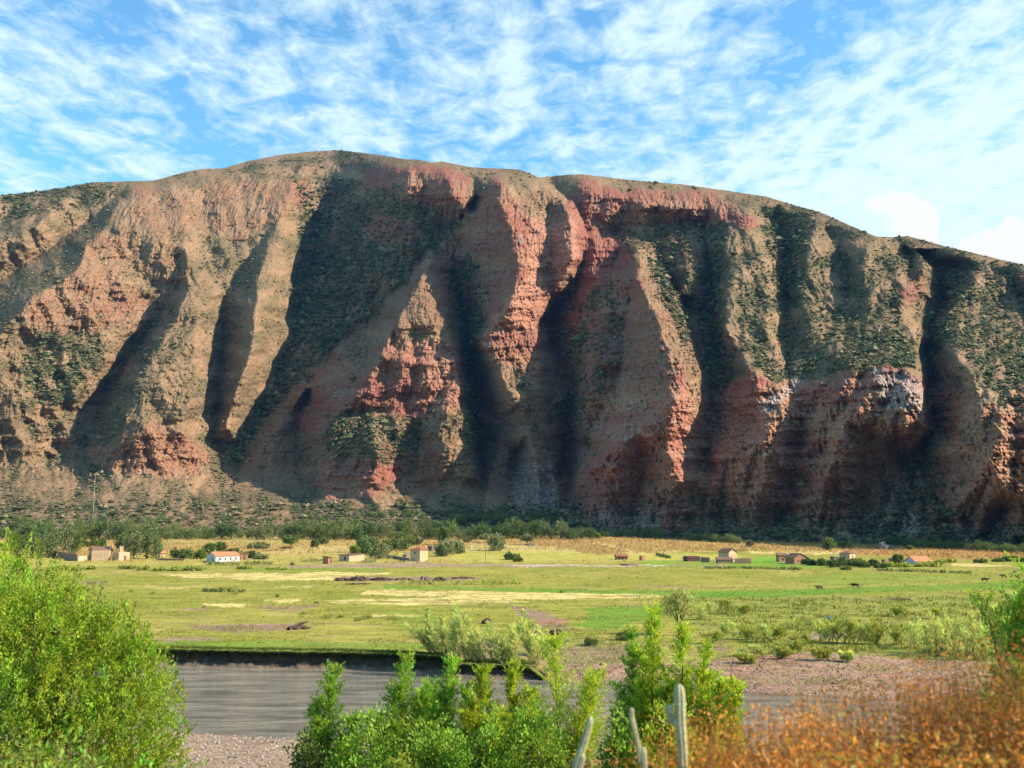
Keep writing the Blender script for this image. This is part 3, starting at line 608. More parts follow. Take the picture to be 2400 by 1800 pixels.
b = t.n('ShaderNodeBsdfPrincipled', inp={'Base Color': c, 'Roughness': .95, 'Specular IOR Level': .05})
bn = t.n('ShaderNodeBump', inp={'Strength': 1.0, 'Distance': .12, 'Height': t.noise(pos, 3.0, 5, .7)})
gm.node_tree.links.new(bn.outputs[0], b.inputs['Normal'])
t.n('ShaderNodeOutputMaterial', inp={0: b.outputs[0]})
ground = mesh_np('ground', np.stack([XG, YG, ZG], -1).reshape(-1, 3), gridfaces(len(rows), len(cs)), gm, np.clip(CG, .01, .85).reshape(-1, 3), smooth=True)
ground['kind'] = 'structure'
# river
xs = np.concatenate([[-2000, -600, -250], np.linspace(-120, 160, 141), [300, 700, 2000]]); yn_, yf_ = near_y(xs) - 2.5, far_y(xs) + 0.8
tq = np.linspace(0, 1, 12)[:, None]; yr = yn_[None] * (1 - tq) + yf_[None] * tq
wm = bpy.data.materials.new('river_water'); wm.use_nodes = True; t = NT(wm.node_tree); wm.node_tree.nodes.clear()
pos = t.n('ShaderNodeTexCoord').outputs['Object']
mp = t.n('ShaderNodeMapping', inp={'Vector': pos, 'Scale': (0.22, 0.85, 1), 'Rotation': (0, 0, 0.04)}).outputs[0]
h1 = t.noise(mp, 1.1, 6, .66); h2 = t.noise(mp, 0.55, 6, .62)
cw = t.mix(t.ramp(h2, [(.35, 0.0), (.65, 1.0)]), (.11, .095, .068, 1), (.27, .235, .17, 1))  # sheen of the ripples put into the water colour as paler streaks
b = t.n('ShaderNodeBsdfPrincipled', inp={'Base Color': cw, 'Roughness': .06, 'Specular IOR Level': .6, 'IOR': 1.33})
bn = t.n('ShaderNodeBump', inp={'Strength': 1.0, 'Distance': .62, 'Height': h1})
wm.node_tree.links.new(bn.outputs[0], b.inputs['Normal']); t.n('ShaderNodeOutputMaterial', inp={0: b.outputs[0]})
river = mesh_np('river', np.stack([np.repeat(xs[None], 12, 0), yr, np.full(yr.shape, WZ)], -1).reshape(-1, 3), gridfaces(12, len(xs)), wm, smooth=True)
river['kind'] = 'structure'

# the cut bank: a turf lip hanging over a dark earth face, with a ledge at the waterline
xb_ = np.arange(-160, xc3 - 1, 0.16); fb = far_y(xb_); tb = np.interp(xb_, [xc1 - 0.5, xc1 + 1.0, xc2], [0.0, -0.35, -0.45]) + .10 * fbm(xb_ / .8, xb_ * 0 + 2, 4, 249, .65); s2b = ss(xb_, xc2, xc3)
rag = 0.34 * fbm(xb_ / 1.1, xb_ * 0, 4, 251, .65); not_ = np.clip(fbm(xb_ / 2.6, xb_ * 0 + 5, 3, 253, .6) - .18, 0, 1) * 2.6; bul = .45 * fbm(xb_ / 6, xb_ * 0 + 9, 3, 255)
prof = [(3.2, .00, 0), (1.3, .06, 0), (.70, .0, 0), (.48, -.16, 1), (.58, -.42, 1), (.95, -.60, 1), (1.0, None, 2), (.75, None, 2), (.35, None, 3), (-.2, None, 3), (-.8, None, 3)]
zf = [None] * 6 + [WZ + .85, WZ + .48, WZ + .22, WZ - .02, WZ - .35]; BV, BC = [], []
for k, (dd, dz, cc_) in enumerate(prof):
    w1 = (1.0 if k < 6 else .4) if k != 1 else 1.3; dd_ = dd + (rag + not_ * (k > 1)) * w1 * (k > 0) + bul * (k > 1) + s2b * 0; z_ = (tb + dz - (.0 if k < 3 else .22 * fbm(xb_ / .7, xb_ * 0 + k * .4, 3, 257)) - not_ * .35) if dz is not None else np.minimum(zf[k] + .34 * fbm(xb_ / 1.6, xb_ * 0 + k * .3, 4, 259, .6) * (k < 9), tb - .75)
    if k == 0: z_ = G(xb_, fb + 3.2) - .01
    z_ = z_ * (1 - s2b) + (WZ - .6) * s2b
    BV.append(np.stack([xb_, fb + dd_, z_], 1)); c_ = (rgb(.19, .21, .035), rgb(.030, .036, .012), rgb(.070, .048, .032), rgb(.14, .105, .075))[cc_]; BC.append(np.tile(c_, (len(xb_), 1)) * (1 + .55 * fbm(xb_ / .9, xb_ * 0 + k * 1.1, 4, 261, .6) + 1.3 * np.clip(not_ - .15, 0, .6) * (k > 1))[:, None])  # turf under the lip darkened in colour for the overhang's shade
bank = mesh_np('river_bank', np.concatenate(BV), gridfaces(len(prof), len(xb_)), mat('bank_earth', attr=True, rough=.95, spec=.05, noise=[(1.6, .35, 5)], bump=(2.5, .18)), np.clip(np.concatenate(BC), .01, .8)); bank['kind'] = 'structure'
# thin blue air between here and the mountain
hz = box_obj = bpy.data.meshes.new('haze'); hb = [(x, y, z) for z in (-12.0, 760.0) for y in (-400.0, 3400.0) for x in (-3200.0, 3200.0)]
hz.from_pydata(hb, [], [(0, 2, 3, 1), (4, 5, 7, 6), (0, 1, 5, 4), (2, 6, 7, 3), (0, 4, 6, 2), (1, 3, 7, 5)]); hzo = bpy.data.objects.new('haze', hz); col.objects.link(hzo); hzo['kind'] = 'stuff'
vm = bpy.data.materials.new('haze'); vm.use_nodes = True; vm.node_tree.nodes.clear(); t = NT(vm.node_tree)
pv = t.n('ShaderNodeVolumePrincipled', inp={'Color': (0.16, 0.45, 1.0, 1), 'Density': 0.000018})
ou = t.n('ShaderNodeOutputMaterial'); vm.node_tree.links.new(pv.outputs[0], ou.inputs['Volume']); hz.materials.append(vm)
# ================================================================ PLANTS: generators
def tube(P, r, n=6):
    P = np.asarray(P, float); r = np.asarray(r, float); V = []
    for i in range(len(P)):
        d = P[min(i + 1, len(P) - 1)] - P[max(i - 1, 0)]; d = d / (np.linalg.norm(d) + 1e-9)
        a = np.cross(d, (0.13, 1, 0.07)); a /= np.linalg.norm(a) + 1e-9; b = np.cross(d, a)
        t = np.arange(n) / n * 2 * np.pi
        V.append(P[i] + r[i] * (np.cos(t)[:, None] * a + np.sin(t)[:, None] * b))
    V = np.concatenate(V); m = len(P); i = np.arange(m * n).reshape(m, n)
    Q = np.stack([i[:-1], np.roll(i[:-1], -1, 1), np.roll(i[1:], -1, 1), i[1:]], -1).reshape(-1, 4)
    return V, Q
def join(parts):
    V, Q, C, o = [], [], [], 0
    for p in parts:
        V.append(p[0]); Q.append(p[1] + o); o += len(p[0])
        if len(p) > 2: C.append(p[2])
    return (np.concatenate(V), np.concatenate(Q)) + ((np.concatenate(C),) if C else ())
def leaves(cen, axis, ln, wd, g, droop=0.0):
    """one quad leaf per row, pointing along axis"""
    n = len(cen); a = axis / (np.linalg.norm(axis, axis=1, keepdims=True) + 1e-9); a[:, 2] -= droop
    r = g.normal(size=(n, 3)); s = np.cross(a, r); s /= np.linalg.norm(s, axis=1, keepdims=True) + 1e-9
    ln = np.broadcast_to(ln, n)[:, None]; wd = np.broadcast_to(wd, n)[:, None]
    V = np.stack([cen, cen + a * ln * .5 + s * wd * .5, cen + a * ln, cen + a * ln * .5 - s * wd * .5], 1)
    return V.reshape(-1, 3), np.arange(4 * n).reshape(n, 4)
def crown(ell, nclump, per, lsz, seed, cr=0.9, hue=0.12, up=0.25, shell=0.55, jit=0.28):
    """leafy crown: clumps placed through ellipsoids [(cx,cy,cz,rx,ry,rz)]"""
    g = np.random.default_rng(seed); ell = np.array(ell, float); w_ = ell[:, 3] * ell[:, 4] * ell[:, 5]; w_ = w_ / w_.sum()
    k = g.choice(len(ell), nclump, p=w_); d = g.normal(size=(nclump, 3)); d /= np.linalg.norm(d, axis=1, keepdims=True)
    rr = (shell + (1 - shell) * g.random(nclump)) * g.uniform(0.85, 1.12, nclump)
    c = ell[k, :3] + d * ell[k, 3:] * rr[:, None]
    cl = np.repeat(c, per, 0); od = np.repeat(d, per, 0); n = len(cl)
    o = g.normal(size=(n, 3)); o *= (g.random(n) ** .5 * cr * np.repeat(g.uniform(.6, 1.3, nclump), per) / np.linalg.norm(o, axis=1))[:, None]
    ax = o / cr + od * .5 + g.normal(size=(n, 3)) * .5; ax[:, 2] += up
    V, Q = leaves(cl + o, ax, lsz * g.uniform(.6, 1.3, n), lsz * .62 * g.uniform(.6, 1.3, n), g)
    tone = np.repeat(np.clip(g.normal(1, jit, nclump), .45, 1.7), per) * g.uniform(.75, 1.25, n)
    C = np.stack([tone * (1 + hue * np.repeat(g.normal(size=nclump), per)), tone, tone * .9], 1)
    return V, Q, np.repeat(np.clip(C, .15, 2.2), 4, 0)
def plume(base, tip, nsh, lf, seed, wid=0.5, leaf=(0.16, 0.045), start=0.12, hue=0.15, tone=1.0, taper=0.75):
    """feathery upright stem: side shoots rising from it, each lined with narrow leaves; returns stem tube and leaves"""
    g = np.random.default_rng(seed); base = np.array(base, float); tip = np.array(tip, float); L = np.linalg.norm(tip - base)
    bend = g.normal(size=3) * L * .035; bend[2] = 0
    def P(t): t = np.asarray(t)[:, None]; return base + (tip - base) * t + bend * np.sin(np.pi * t) 
    ts = np.linspace(0, 1, 9); st = tube(P(ts), np.interp(ts, [0, 1], [.011 * L + .012, .006]), 5)
    t = start + (1 - start) * g.random(nsh) ** .85; o = P(t); an = g.uniform(0, 2 * np.pi, nsh)
    side = np.stack([np.cos(an), np.sin(an), np.zeros(nsh)], 1); axd = (tip - base) / L
    sl_ = 1.75 * wid * (1 - taper * t) * g.uniform(.5, 1.25, nsh) * np.clip((t - start) * 6 + .4, 0, 1)
    dr = side * g.uniform(.5, 1.2, nsh)[:, None] + axd * g.uniform(.55, 1.3, nsh)[:, None]; dr /= np.linalg.norm(dr, axis=1, keepdims=True)
    s = g.random((nsh, lf)); c = o[:, None] + dr[:, None] * (sl_[:, None] * 1.35 * s)[..., None] + g.normal(size=(nsh, lf, 3)) * .035
    ax = dr[:, None] + g.normal(size=(nsh, lf, 3)) * .42; n = nsh * lf
    V, Q = leaves(c.reshape(-1, 3), ax.reshape(-1, 3), leaf[0] * g.uniform(.6, 1.3, n), leaf[1] * g.uniform(.7, 1.3, n), g)
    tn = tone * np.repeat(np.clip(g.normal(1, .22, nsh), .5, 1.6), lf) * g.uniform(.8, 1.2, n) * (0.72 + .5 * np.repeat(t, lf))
    C = np.stack([tn * (1 + hue * np.repeat(g.normal(size=nsh), lf)), tn, tn * .8], 1)
    return st, (V, Q, np.repeat(np.clip(C, .1, 2.4), 4, 0))
bark = mat('bark', (0.16, 0.115, 0.08), .95, .1, noise=[(4, .4, 4)])
palebark = mat('pale_bark', (0.30, 0.24, 0.18), .95, .1, noise=[(4, .4, 4)])
L_DARK = leafmat('dark_foliage', (0.115, 0.17, 0.048), .2); L_MID = leafmat('mid_foliage', (0.17, 0.22, 0.058), .25)
L_GREY = leafmat('grey_green_foliage', (0.25, 0.27, 0.12), .25); L_YEL = leafmat('yellow_green_foliage', (0.27, 0.34, 0.05), .4)
L_POP = leafmat('poplar_foliage', (0.18, 0.25, 0.09), .25); L_NEAR = leafmat('willow_foliage', (0.42, 0.52, 0.05), .45)
L_NEARG = leafmat('green_willow_foliage', (0.30, 0.47, 0.06), .42); L_REED = leafmat('pale_willow_foliage', (0.62, 0.68, 0.30), .5)
L_DRY = leafmat('dry_foliage', (0.66, 0.25, 0.04), .3, .4); L_OLV = leafmat('marsh_foliage', (0.46, 0.48, 0.11), .35)
def ctree(name, H, W, kind, seed, lm, loc=(0, 0, 0), leafsize=None, dens=1.0):
    """a far tree as trunk + crown under an Empty; height H, width W in metres"""
    root = empty(name, loc); g = np.random.default_rng(seed)
    if kind == 'round':
        th_ = .12 * H; e = [(0, 0, .50 * H, W * .42, W * .42, .46 * H)] + [(W * .28 * math.cos(a), W * .28 * math.sin(a), H * g.uniform(.22, .72), W * .27, W * .27, .24 * H) for a in g.uniform(0, 6.28, 5)]
    elif kind == 'umbrella':
        th_ = .35 * H; e = [(0, 0, .74 * H, W * .5, W * .5, .2 * H)] + [(W * .3 * math.cos(a), W * .3 * math.sin(a), H * g.uniform(.6, .8), W * .25, W * .25, .14 * H) for a in g.uniform(0, 6.28, 3)]
    elif kind == 'column':
        th_ = .1 * H; e = [(g.normal() * W * .08, g.normal() * W * .08, H * z, W * .5 * s, W * .5 * s, H * .12) for z, s in ((.12, .75), (.22, .95), (.34, 1), (.47, .9), (.60, .72), (.72, .55), (.83, .38), (.92, .22))]
    else:   # bush
        th_ = .06 * H; e = [(W * .25 * g.normal(), W * .2 * g.normal(), .42 * H * g.uniform(.7, 1.15), W * .3, W * .3, .40 * H) for _ in range(4)]
    ls = (leafsize or max(.30, H * .055)) * 1.25; nc = int(230 * dens); per = 9
    V, Q, C = crown(e, nc, per, ls * (.8 if kind == 'column' else 1), seed, cr=(W * .13 if kind == 'column' else max(.5, min(W, H) * .13)), jit=.34, up=.7 if kind == 'column' else .25)
    V[:, 2] = np.maximum(V[:, 2], .05)
    mesh_np('crown', V, Q, lm, C, parent=root)
    P = [(0, 0, -.6), (W * .02, 0, th_), (-W * .02, W * .02, H * .55), (0, 0, H * (.85 if kind == 'column' else .7))]
    parts = [tube(P, [H * .028, H * .02, H * .012, H * .005], 6)]
    for q in range(4):
        a = g.uniform(0, 6.28); z = th_ + H * .08 * q
        parts.append(tube([(0, 0, z), (W * .15 * math.cos(a), W * .15 * math.sin(a), z + H * .14), (W * .3 * math.cos(a), W * .3 * math.sin(a), z + H * .22)], [H * .012, H * .008, H * .003], 5))
    mesh_np('trunk', *join(parts), bark, smooth=True, parent=root)
    return root
def dup(root, loc, rz=0, sc=(1, 1, 1)):
    r = root.copy(); col.objects.link(r); r.location = loc; r.rotation_euler = (0, 0, rz); r.scale = sc
    for ch in root.children:
        c = ch.copy(); col.objects.link(c); c.parent = r
    return r
def mplace(u, v):
    """point of the mountain surface seen near a pixel"""
    j = int(np.clip(np.searchsorted(uc, u), 0, len(uc) - 1)); i = int(np.argmin(np.abs(Vg[:, j] - v)))
    return float(X[i, j]), float(YA[i, j]), float(Z[i, j])
def pxm(y, px): return px * y / F

# ---------------------------------------------------------------- tree belt along the foot of the mountain
KND = [('round', 10, 10, L_DARK), ('round', 9, 11, L_MID), ('round', 11, 9, L_DARK), ('bush', 7, 11, L_MID), ('round', 10, 9, L_GREY), ('bush', 6, 9, L_DARK)]
protos = {}
def where(u):
    for a, b in ((30, 'at the left edge'), (135, 'behind the left poplar grove'), (290, 'behind the adobe compound'), (420, 'behind the tallest slender poplar'), (540, 'behind the white house'), (660, 'behind the brick hut field'), (800, 'behind the flat-topped field tree'),
                 (900, 'behind the thin ragged poplar'), (1010, 'behind the two-storey house'), (1110, 'behind the twin grey trees'), (1230, 'behind the round lone field tree'), (1400, 'near the right end of the belt'), (1590, 'right of the belt'), (1800, 'before the shaded cliff'), (2200, 'above the hipped house'), (2310, 'above the tiled shed'), (9999, 'at the right edge')):
        if u < a: return b
ORD = 'first second third fourth fifth sixth seventh eighth ninth tenth eleventh twelfth thirteenth fourteenth fifteenth sixteenth seventeenth eighteenth nineteenth twentieth'.split()
def number(items, what, wh):
    """label a run of look-alikes by their order from the left"""
    items = sorted(items, key=lambda q: q[0])
    for i, (u, o) in enumerate(items):
        o['label'] = (what + ' ' + wh) if len(items) == 1 else '%s %s from the left %s' % (ORD[i], what, wh)
LAB = {}
def belt(u, v, hpx, group, label, onm=False, kinds=(0, 1, 2, 3, 4, 5), name='belt_tree', cat='tree'):
    x, y, z = mplace(u, v) if onm else place(u, v, 200)
    k = kinds[int(rng.integers(len(kinds)))]; kk_ = KND[k]; key = (k, name)
    if key not in protos: protos[key] = ctree(name, kk_[1], kk_[2], kk_[0], 300 + k, kk_[3]); r = protos[key]
    else: r = dup(protos[key], (0, 0, 0))
    s = pxm(y, hpx) / kk_[1]; r.location = (x, y, z - .2); r.rotation_euler = (0, 0, float(rng.uniform(0, 6.28))); q = float(rng.uniform(.85, 1.2)); r.scale = (s * q, s * q, s)
    tag(r, label, cat, group); LAB.setdefault((label, where(u)), []).append((u, r)); return r
u = -70.0
while u < 1392:
    hp = float(np.interp(u, [0, 420, 460, 640, 1140, 1390], [38, 35, 30, 36, 38, 34]) * rng.uniform(.58, 1.3))
    belt(u, 1263 + float(rng.uniform(-2, 2)), hp, 'trees of the dark belt in front of the mountain', 'green tree in the front row of the long belt at the mountain foot')
    u += float(rng.uniform(14, 22))
u = -60.0
while u < 1385:
    hp = float(rng.uniform(22, 36)); vv = 1246 + float(rng.uniform(-4, 4))
    if not (430 < u < 560): belt(u, vv, hp, 'trees of the second belt row', 'green tree in the back row of the long belt at the mountain foot', onm=vv < 1244)
    u += float(rng.uniform(17, 30))
for (a, b, v, hp, st) in ((-40, 420, 1226, 16, 26), (420, 760, 1222, 11, 22), (760, 1010, 1212, 13, 24), (1060, 1290, 1226, 20, 17), (560, 720, 1200, 10, 26), (60, 400, 1196, 11, 34), (690, 900, 1195, 10, 22), (1020, 1250, 1208, 10, 26)):
    u = float(a)
    while u < b:
        belt(u, v + float(rng.uniform(-6, 6)), hp * float(rng.uniform(.7, 1.3)), 'bushes on the terraces above the belt', 'green bush on the terraced slope just above the tree belt', True, (3, 5, 1), 'terrace_bush', 'bush'); u += st * float(rng.uniform(.6, 1.4))
for (a, b, va, vb, hp, st, gp, lb) in ((1455, 1560, 1259, 1263, 26, 13, 'sunlit clump right of the belt', 'sunlit tree in the clump just right of the long belt'), (1612, 1735, 1266, 1274, 22, 13, 'sunlit clump before the shaded cliff', 'sunlit tree in the low clump before the shaded cliff, mid right'),
                                       (2075, 2450, 1278, 1300, 22, 12, 'dark hedge trees at the right foot of the mountain', 'dark green tree in the hedge under the mountain at the right edge')):
    u = float(a)
    while u < b:
        belt(u, float(np.interp(u, [a, b], [va, vb])), hp * float(rng.uniform(.75, 1.2)), gp, lb, False, (1, 4, 3) if a < 2000 else (0, 3, 5, 1)); u += st * float(rng.uniform(.7, 1.4))
SHORT = {'green tree in the front row of the long belt at the mountain foot': 'front-row belt tree', 'green tree in the back row of the long belt at the mountain foot': 'back-row belt tree', 'green bush on the terraced slope just above the tree belt': 'terrace bush',
         'sunlit tree in the clump just right of the long belt': 'sunlit tree in the clump just', 'sunlit tree in the low clump before the shaded cliff, mid right': 'sunlit low tree in the clump', 'dark green tree in the hedge under the mountain at the right edge': 'dark green hedge tree under the mountain'}
for (lb, wh), it in LAB.items(): number(it, SHORT[lb], wh)
# ---------------------------------------------------------------- single trees among the fields
def tree(u, v, hpx, wpx, kind, lm, label, name='field_tree', seed=None, group=None, cat='tree', dens=1.0):
    x, y, z = place(u, v, 130); r = ctree(name, pxm(y, hpx), pxm(y, wpx), kind, seed or int(u * 7 + v), lm, (x, y, z - .15), leafsize=max(.26, pxm(y, 3.2)), dens=dens)
    tag(r, label, cat, group); return r
for a in [(76, 1306, 92, 34, 'column', L_POP, 'leftmost dark tall poplar of the left grove', 'poplar_tree'), (97, 1308, 100, 30, 'column', L_POP, 'tallest middle poplar of the left grove', 'poplar_tree'),
          (116, 1307, 86, 28, 'column', L_POP, 'right poplar of the left grove, beside the adobe compound wall', 'poplar_tree'), (40, 1300, 50, 50, 'round', L_MID, 'round green tree at the left edge, left of the poplar grove', 'field_tree'),
          (148, 1301, 82, 44, 'round', L_GREY, 'tall loose tree behind the brown adobe compound wall', 'field_tree'), (172, 1299, 60, 34, 'round', L_MID, 'tree just left of the brown gabled adobe house', 'field_tree'),
          (205, 1282, 22, 34, 'bush', L_MID, 'green bush in the field behind the gabled adobe house', 'field_bush'), (240, 1280, 20, 26, 'bush', L_MID, 'small bush in the field above the cream adobe wall', 'field_bush'),
          (284, 1292, 42, 34, 'round', L_MID, 'green tree behind the adobe tower block', 'field_tree'), (312, 1308, 62, 52, 'round', L_GREY, 'broad grey-green tree right of the adobe compound', 'field_tree'),
          (343, 1309, 112, 24, 'column', L_POP, 'tallest slender poplar right of the adobe compound', 'poplar_tree'), (364, 1310, 76, 32, 'column', L_POP, 'shorter poplar beside the tallest slender poplar', 'poplar_tree'),
          (415, 1308, 26, 26, 'bush', L_MID, 'round bush left of the garden bushes of the white house', 'field_bush'), (440, 1310, 28, 36, 'bush', L_MID, 'dark garden bush left of the white house', 'field_bush'),
          (470, 1310, 24, 24, 'round', L_YEL, 'yellow-green bush against the left gable of the white house', 'field_bush'), (490, 1296, 22, 30, 'round', L_MID, 'dark tree behind the white house roof, left', 'field_tree'),
          (517, 1294, 26, 26, 'round', L_MID, 'tree behind the white house roof, centre', 'field_tree'), (545, 1298, 14, 28, 'bush', L_MID, 'low bush behind the right end of the white house', 'field_bush'),
          (590, 1308, 20, 34, 'bush', L_MID, 'bush right of the small orange brick hut', 'field_bush'), (612, 1311, 14, 30, 'bush', L_GREY, 'low grey-green bush farther right of the brick hut', 'field_bush'),
          (596, 1286, 18, 40, 'bush', L_GREY, 'brownish bush in the field above the brick hut', 'field_bush'), (680, 1290, 34, 32, 'umbrella', L_MID, 'flat-topped tree alone in the tan field', 'field_tree'),
          (738, 1283, 20, 18, 'round', L_MID, 'small round tree in the tan field, middle of three', 'field_tree'), (758, 1276, 17, 18, 'round', L_MID, 'small tree in the tan field near the belt', 'field_tree'),
          (842, 1296, 92, 17, 'column', L_POP, 'thin ragged poplar standing high above the field trees', 'poplar_tree'), (856, 1300, 44, 26, 'column', L_POP, 'short poplar at the foot of the thin ragged poplar', 'poplar_tree'),
          (832, 1301, 24, 26, 'round', L_YEL, 'bright yellow-green bush behind the adobe shed roof', 'field_bush'), (875, 1297, 40, 36, 'round', L_MID, 'round tree behind the agave hedge', 'field_tree'),
          (892, 1310, 38, 54, 'round', L_GREY, 'broad grey-green tree right of the adobe shed', 'field_tree'), (922, 1290, 32, 40, 'bush', L_MID, 'dark tree left of the two-storey house', 'field_tree'),
          (950, 1285, 30, 40, 'round', L_MID, 'tree behind the two-storey house, left side', 'field_tree'), (976, 1278, 24, 30, 'round', L_GREY, 'grey tree behind the two-storey house roof', 'field_tree'),
          (1040, 1276, 42, 26, 'round', L_MID, 'tree touching the belt above the twin grey trees', 'field_tree'), (1044, 1304, 42, 48, 'round', L_GREY, 'left of the twin grey-green trees right of the two-storey house', 'field_tree'),
          (1068, 1298, 34, 38, 'round', L_GREY, 'right of the twin grey-green trees right of the two-storey house', 'field_tree'), (1097, 1278, 20, 18, 'umbrella', L_GREY, 'tiny thin tree on the pale field path', 'field_tree'),
          (1143, 1272, 19, 34, 'umbrella', L_GREY, 'flat pale tree left of the round field tree', 'field_tree'), (1166, 1291, 40, 44, 'round', L_GREY, 'round grey-green tree standing alone mid field', 'field_tree'),
          (1196, 1312, 18, 30, 'bush', L_DARK, 'dark bush on the verge below the round field tree', 'field_bush'), (1216, 1317, 13, 24, 'bush', L_MID, 'small bush right of the dark verge bush', 'field_bush'),
          (1236, 1277, 22, 28, 'umbrella', L_GREY, 'flat tree over the grey boulders mid field', 'field_tree'), (1758, 1281, 14, 13, 'round', L_GREY, 'tiny lone tree at the field edge before the shaded cliff', 'field_tree'),
          (1944, 1289, 30, 26, 'round', L_MID, 'round tree at the field edge above the hipped house', 'field_tree'), (1978, 1282, 15, 30, 'bush', L_YEL, 'low bush right of the round edge tree', 'field_bush'),
          (2104, 1325, 28, 22, 'round', L_MID, 'small tree between the adobe ruin and the tiled shed', 'field_tree'), (2135, 1288, 10, 15, 'bush', L_MID, 'small bush right of the large grey boulder', 'field_bush'),
          (1398, 1262, 14, 14, 'bush', L_YEL, 'bright bush where the long belt ends', 'field_bush'), (1420, 1258, 12, 20, 'bush', L_MID, 'low bush beside the end of the long belt', 'field_bush')]:
    tree(a[0], a[1], a[2], a[3], a[4], a[5], a[6], a[7], cat='bush' if 'bush' in a[7] else 'tree', dens=1.0 if a[2] > 30 else .6)
GB1 = []; GB2 = []; GB3 = []; GB4 = []; gb = 'garden bushes before the houses on the right'
for (u, v, h, w_) in ((1890, 1323, 15, 18), (1903, 1325, 14, 20), (1925, 1326, 19, 20), (1940, 1325, 12, 20), (1957, 1329, 20, 24), (1978, 1325, 22, 26), (1997, 1325, 17, 28), (2012, 1328, 20, 24), (2030, 1330, 17, 28), (1985, 1336, 10, 26), (2048, 1327, 18, 26), (2062, 1331, 11, 26)):
    GB1.append((u, tree(u, v, h, w_, 'bush', L_DARK if (u * 7) % 3 < 2 else L_MID, 'x', 'garden_bush', group=gb, cat='bush', dens=.5)))
number(GB1, 'green bush in the garden row', 'before the hipped house')
gb = 'grassy bushes before the tiled shed'
for (u, v, h, w_) in ((2085, 1328, 11, 28), (2120, 1329, 11, 28), (2150, 1328, 9, 30), (2180, 1328, 12, 30), (2205, 1324, 13, 24), (2225, 1318, 6, 30)):
    GB2.append((u, tree(u, v, h, w_, 'bush', L_OLV, 'x', 'grassy_bush', group=gb, cat='bush', dens=.5)))
number(GB2, 'olive bush in the row', 'before the orange tiled shed')
gb = 'bushes in the far right field'
for (u, v, h, w_) in ((2300, 1319, 8, 26), (2340, 1317, 9, 22), (2362, 1316, 14, 22), (2380, 1316, 13, 20), (2396, 1317, 10, 18)):
    GB3.append((u, tree(u, v, h, w_, 'bush', L_MID, 'x', 'field_bush', group=gb, cat='bush', dens=.5)))
number(GB3, 'green bush', 'in the far right field below the hedge')
gb = 'low bushes on the pasture below the adobe compound'
for (u, v, h, w_) in ((130, 1337, 9, 26), (155, 1336, 12, 30), (180, 1337, 11, 28), (216, 1335, 8, 16), (296, 1334, 10, 24), (340, 1337, 10, 30), (375, 1338, 10, 30), (410, 1338, 10, 30), (445, 1338, 11, 26), (470, 1337, 8, 28), (572, 1334, 8, 26), (650, 1335, 6, 30)):
    GB4.append((u, tree(u, v, h, w_, 'bush', L_OLV, 'x', 'pasture_bush', group=gb, cat='bush', dens=.5)))
number(GB4, 'low olive bush', 'on the pasture below the compound and white house')
# hedges: one continuous clipped row each
def hedge(pts, hpx, label, lm, name='hedge', cat='hedge', wid=1.2, dens=1.0):
    W = [place(u, v, 130) for u, v in pts]; x0 = np.array(W[0]); e = []; L = 0
    for a, b in zip(W[:-1], W[1:]):
        d = math.dist(a, b); L += d; n = max(1, int(d / 1.1)); hm = pxm(a[1], hpx)
        for k in range(n):
            q = np.array(a) + (np.array(b) - np.array(a)) * k / n - x0; e.append((q[0], q[1], q[2] + hm * .42, .85, wid * .5, hm * .5 * random.uniform(.75, 1.15)))
    V, Q, C = crown(e, int(L * 9 * dens), 8, .34, int(L * 10), cr=.4, jit=.3)
    o = mesh_np(name, V, Q, lm, C); o.location = x0; tag(o, label, cat); return o
hedge([(478, 1324), (520, 1325), (580, 1325), (640, 1323)], 9, 'dark clipped hedge in front of the white house', L_DARK)
hedge([(478, 1387), (520, 1388), (578, 1389)], 8, 'short dark hedge standing alone on the open pasture', L_DARK)
hedge([(1655, 1333), (1750, 1333), (1880, 1337)], 5, 'thin dark hedge line along the pasture below the gabled house', L_DARK, wid=.7)
hedge([(2060, 1338), (2150, 1341), (2280, 1345)], 6, 'thin dark hedge line along the pasture below the tiled shed', L_DARK, wid=.7)
hedge([(935, 1369), (1000, 1370), (1100, 1370), (1230, 1369)], 11, 'low olive thicket strip along the wet ditch mid pasture', L_OLV, wid=1.6)
hedge([(1540, 1302), (1570, 1309)], 6, 'small green hedge below the maize field', L_DARK, wid=.8)
hedge([(1660, 1290), (1700, 1291), (1800, 1292)], 4, 'thin grassy hedge line between the two maize fields', L_OLV, wid=.8)
hedge([(850, 1320), (880, 1318)], 7, 'grey agave hedge beside the adobe shed', L_GREY, wid=1.2)
hedge([(700, 1318), (760, 1316)], 6, 'grey-green agave row left of the open adobe shed', L_GREY, wid=1.2)
# ================================================================ BUILDINGS
adobe = mat('adobe_plaster', (0.66, 0.44, 0.255), .9, .1, noise=[(.7, .22, 5), (3.5, .15, 3)])
adobe_b = mat('brown_adobe', (0.36, 0.225, 0.135), .95, .05, noise=[(1.5, .25, 4)])
brick = mat('orange_brick', (0.48, 0.22, 0.12), .9, .1, noise=[(2, .2, 4)])
white = mat('white_paint', (0.66, 0.63, 0.57), .8, .2, noise=[(.8, .05, 3)])
tile = mat('red_tile_roof', (0.36, 0.13, 0.085), .85, .1, noise=[(2.5, .35, 4)])
tile_o = mat('orange_tile_roof', (0.60, 0.25, 0.12), .85, .1, noise=[(2.5, .3, 4)])
tile_b = mat('brown_roof', (0.22, 0.13, 0.09), .9, .1, noise=[(2.5, .3, 4)])
tin = mat('grey_tin_roof', (0.30, 0.30, 0.34), .5, .4, noise=[(1.5, .2, 3)])
dark = mat('dark_opening', (0.035, 0.028, 0.025), .6, .3)
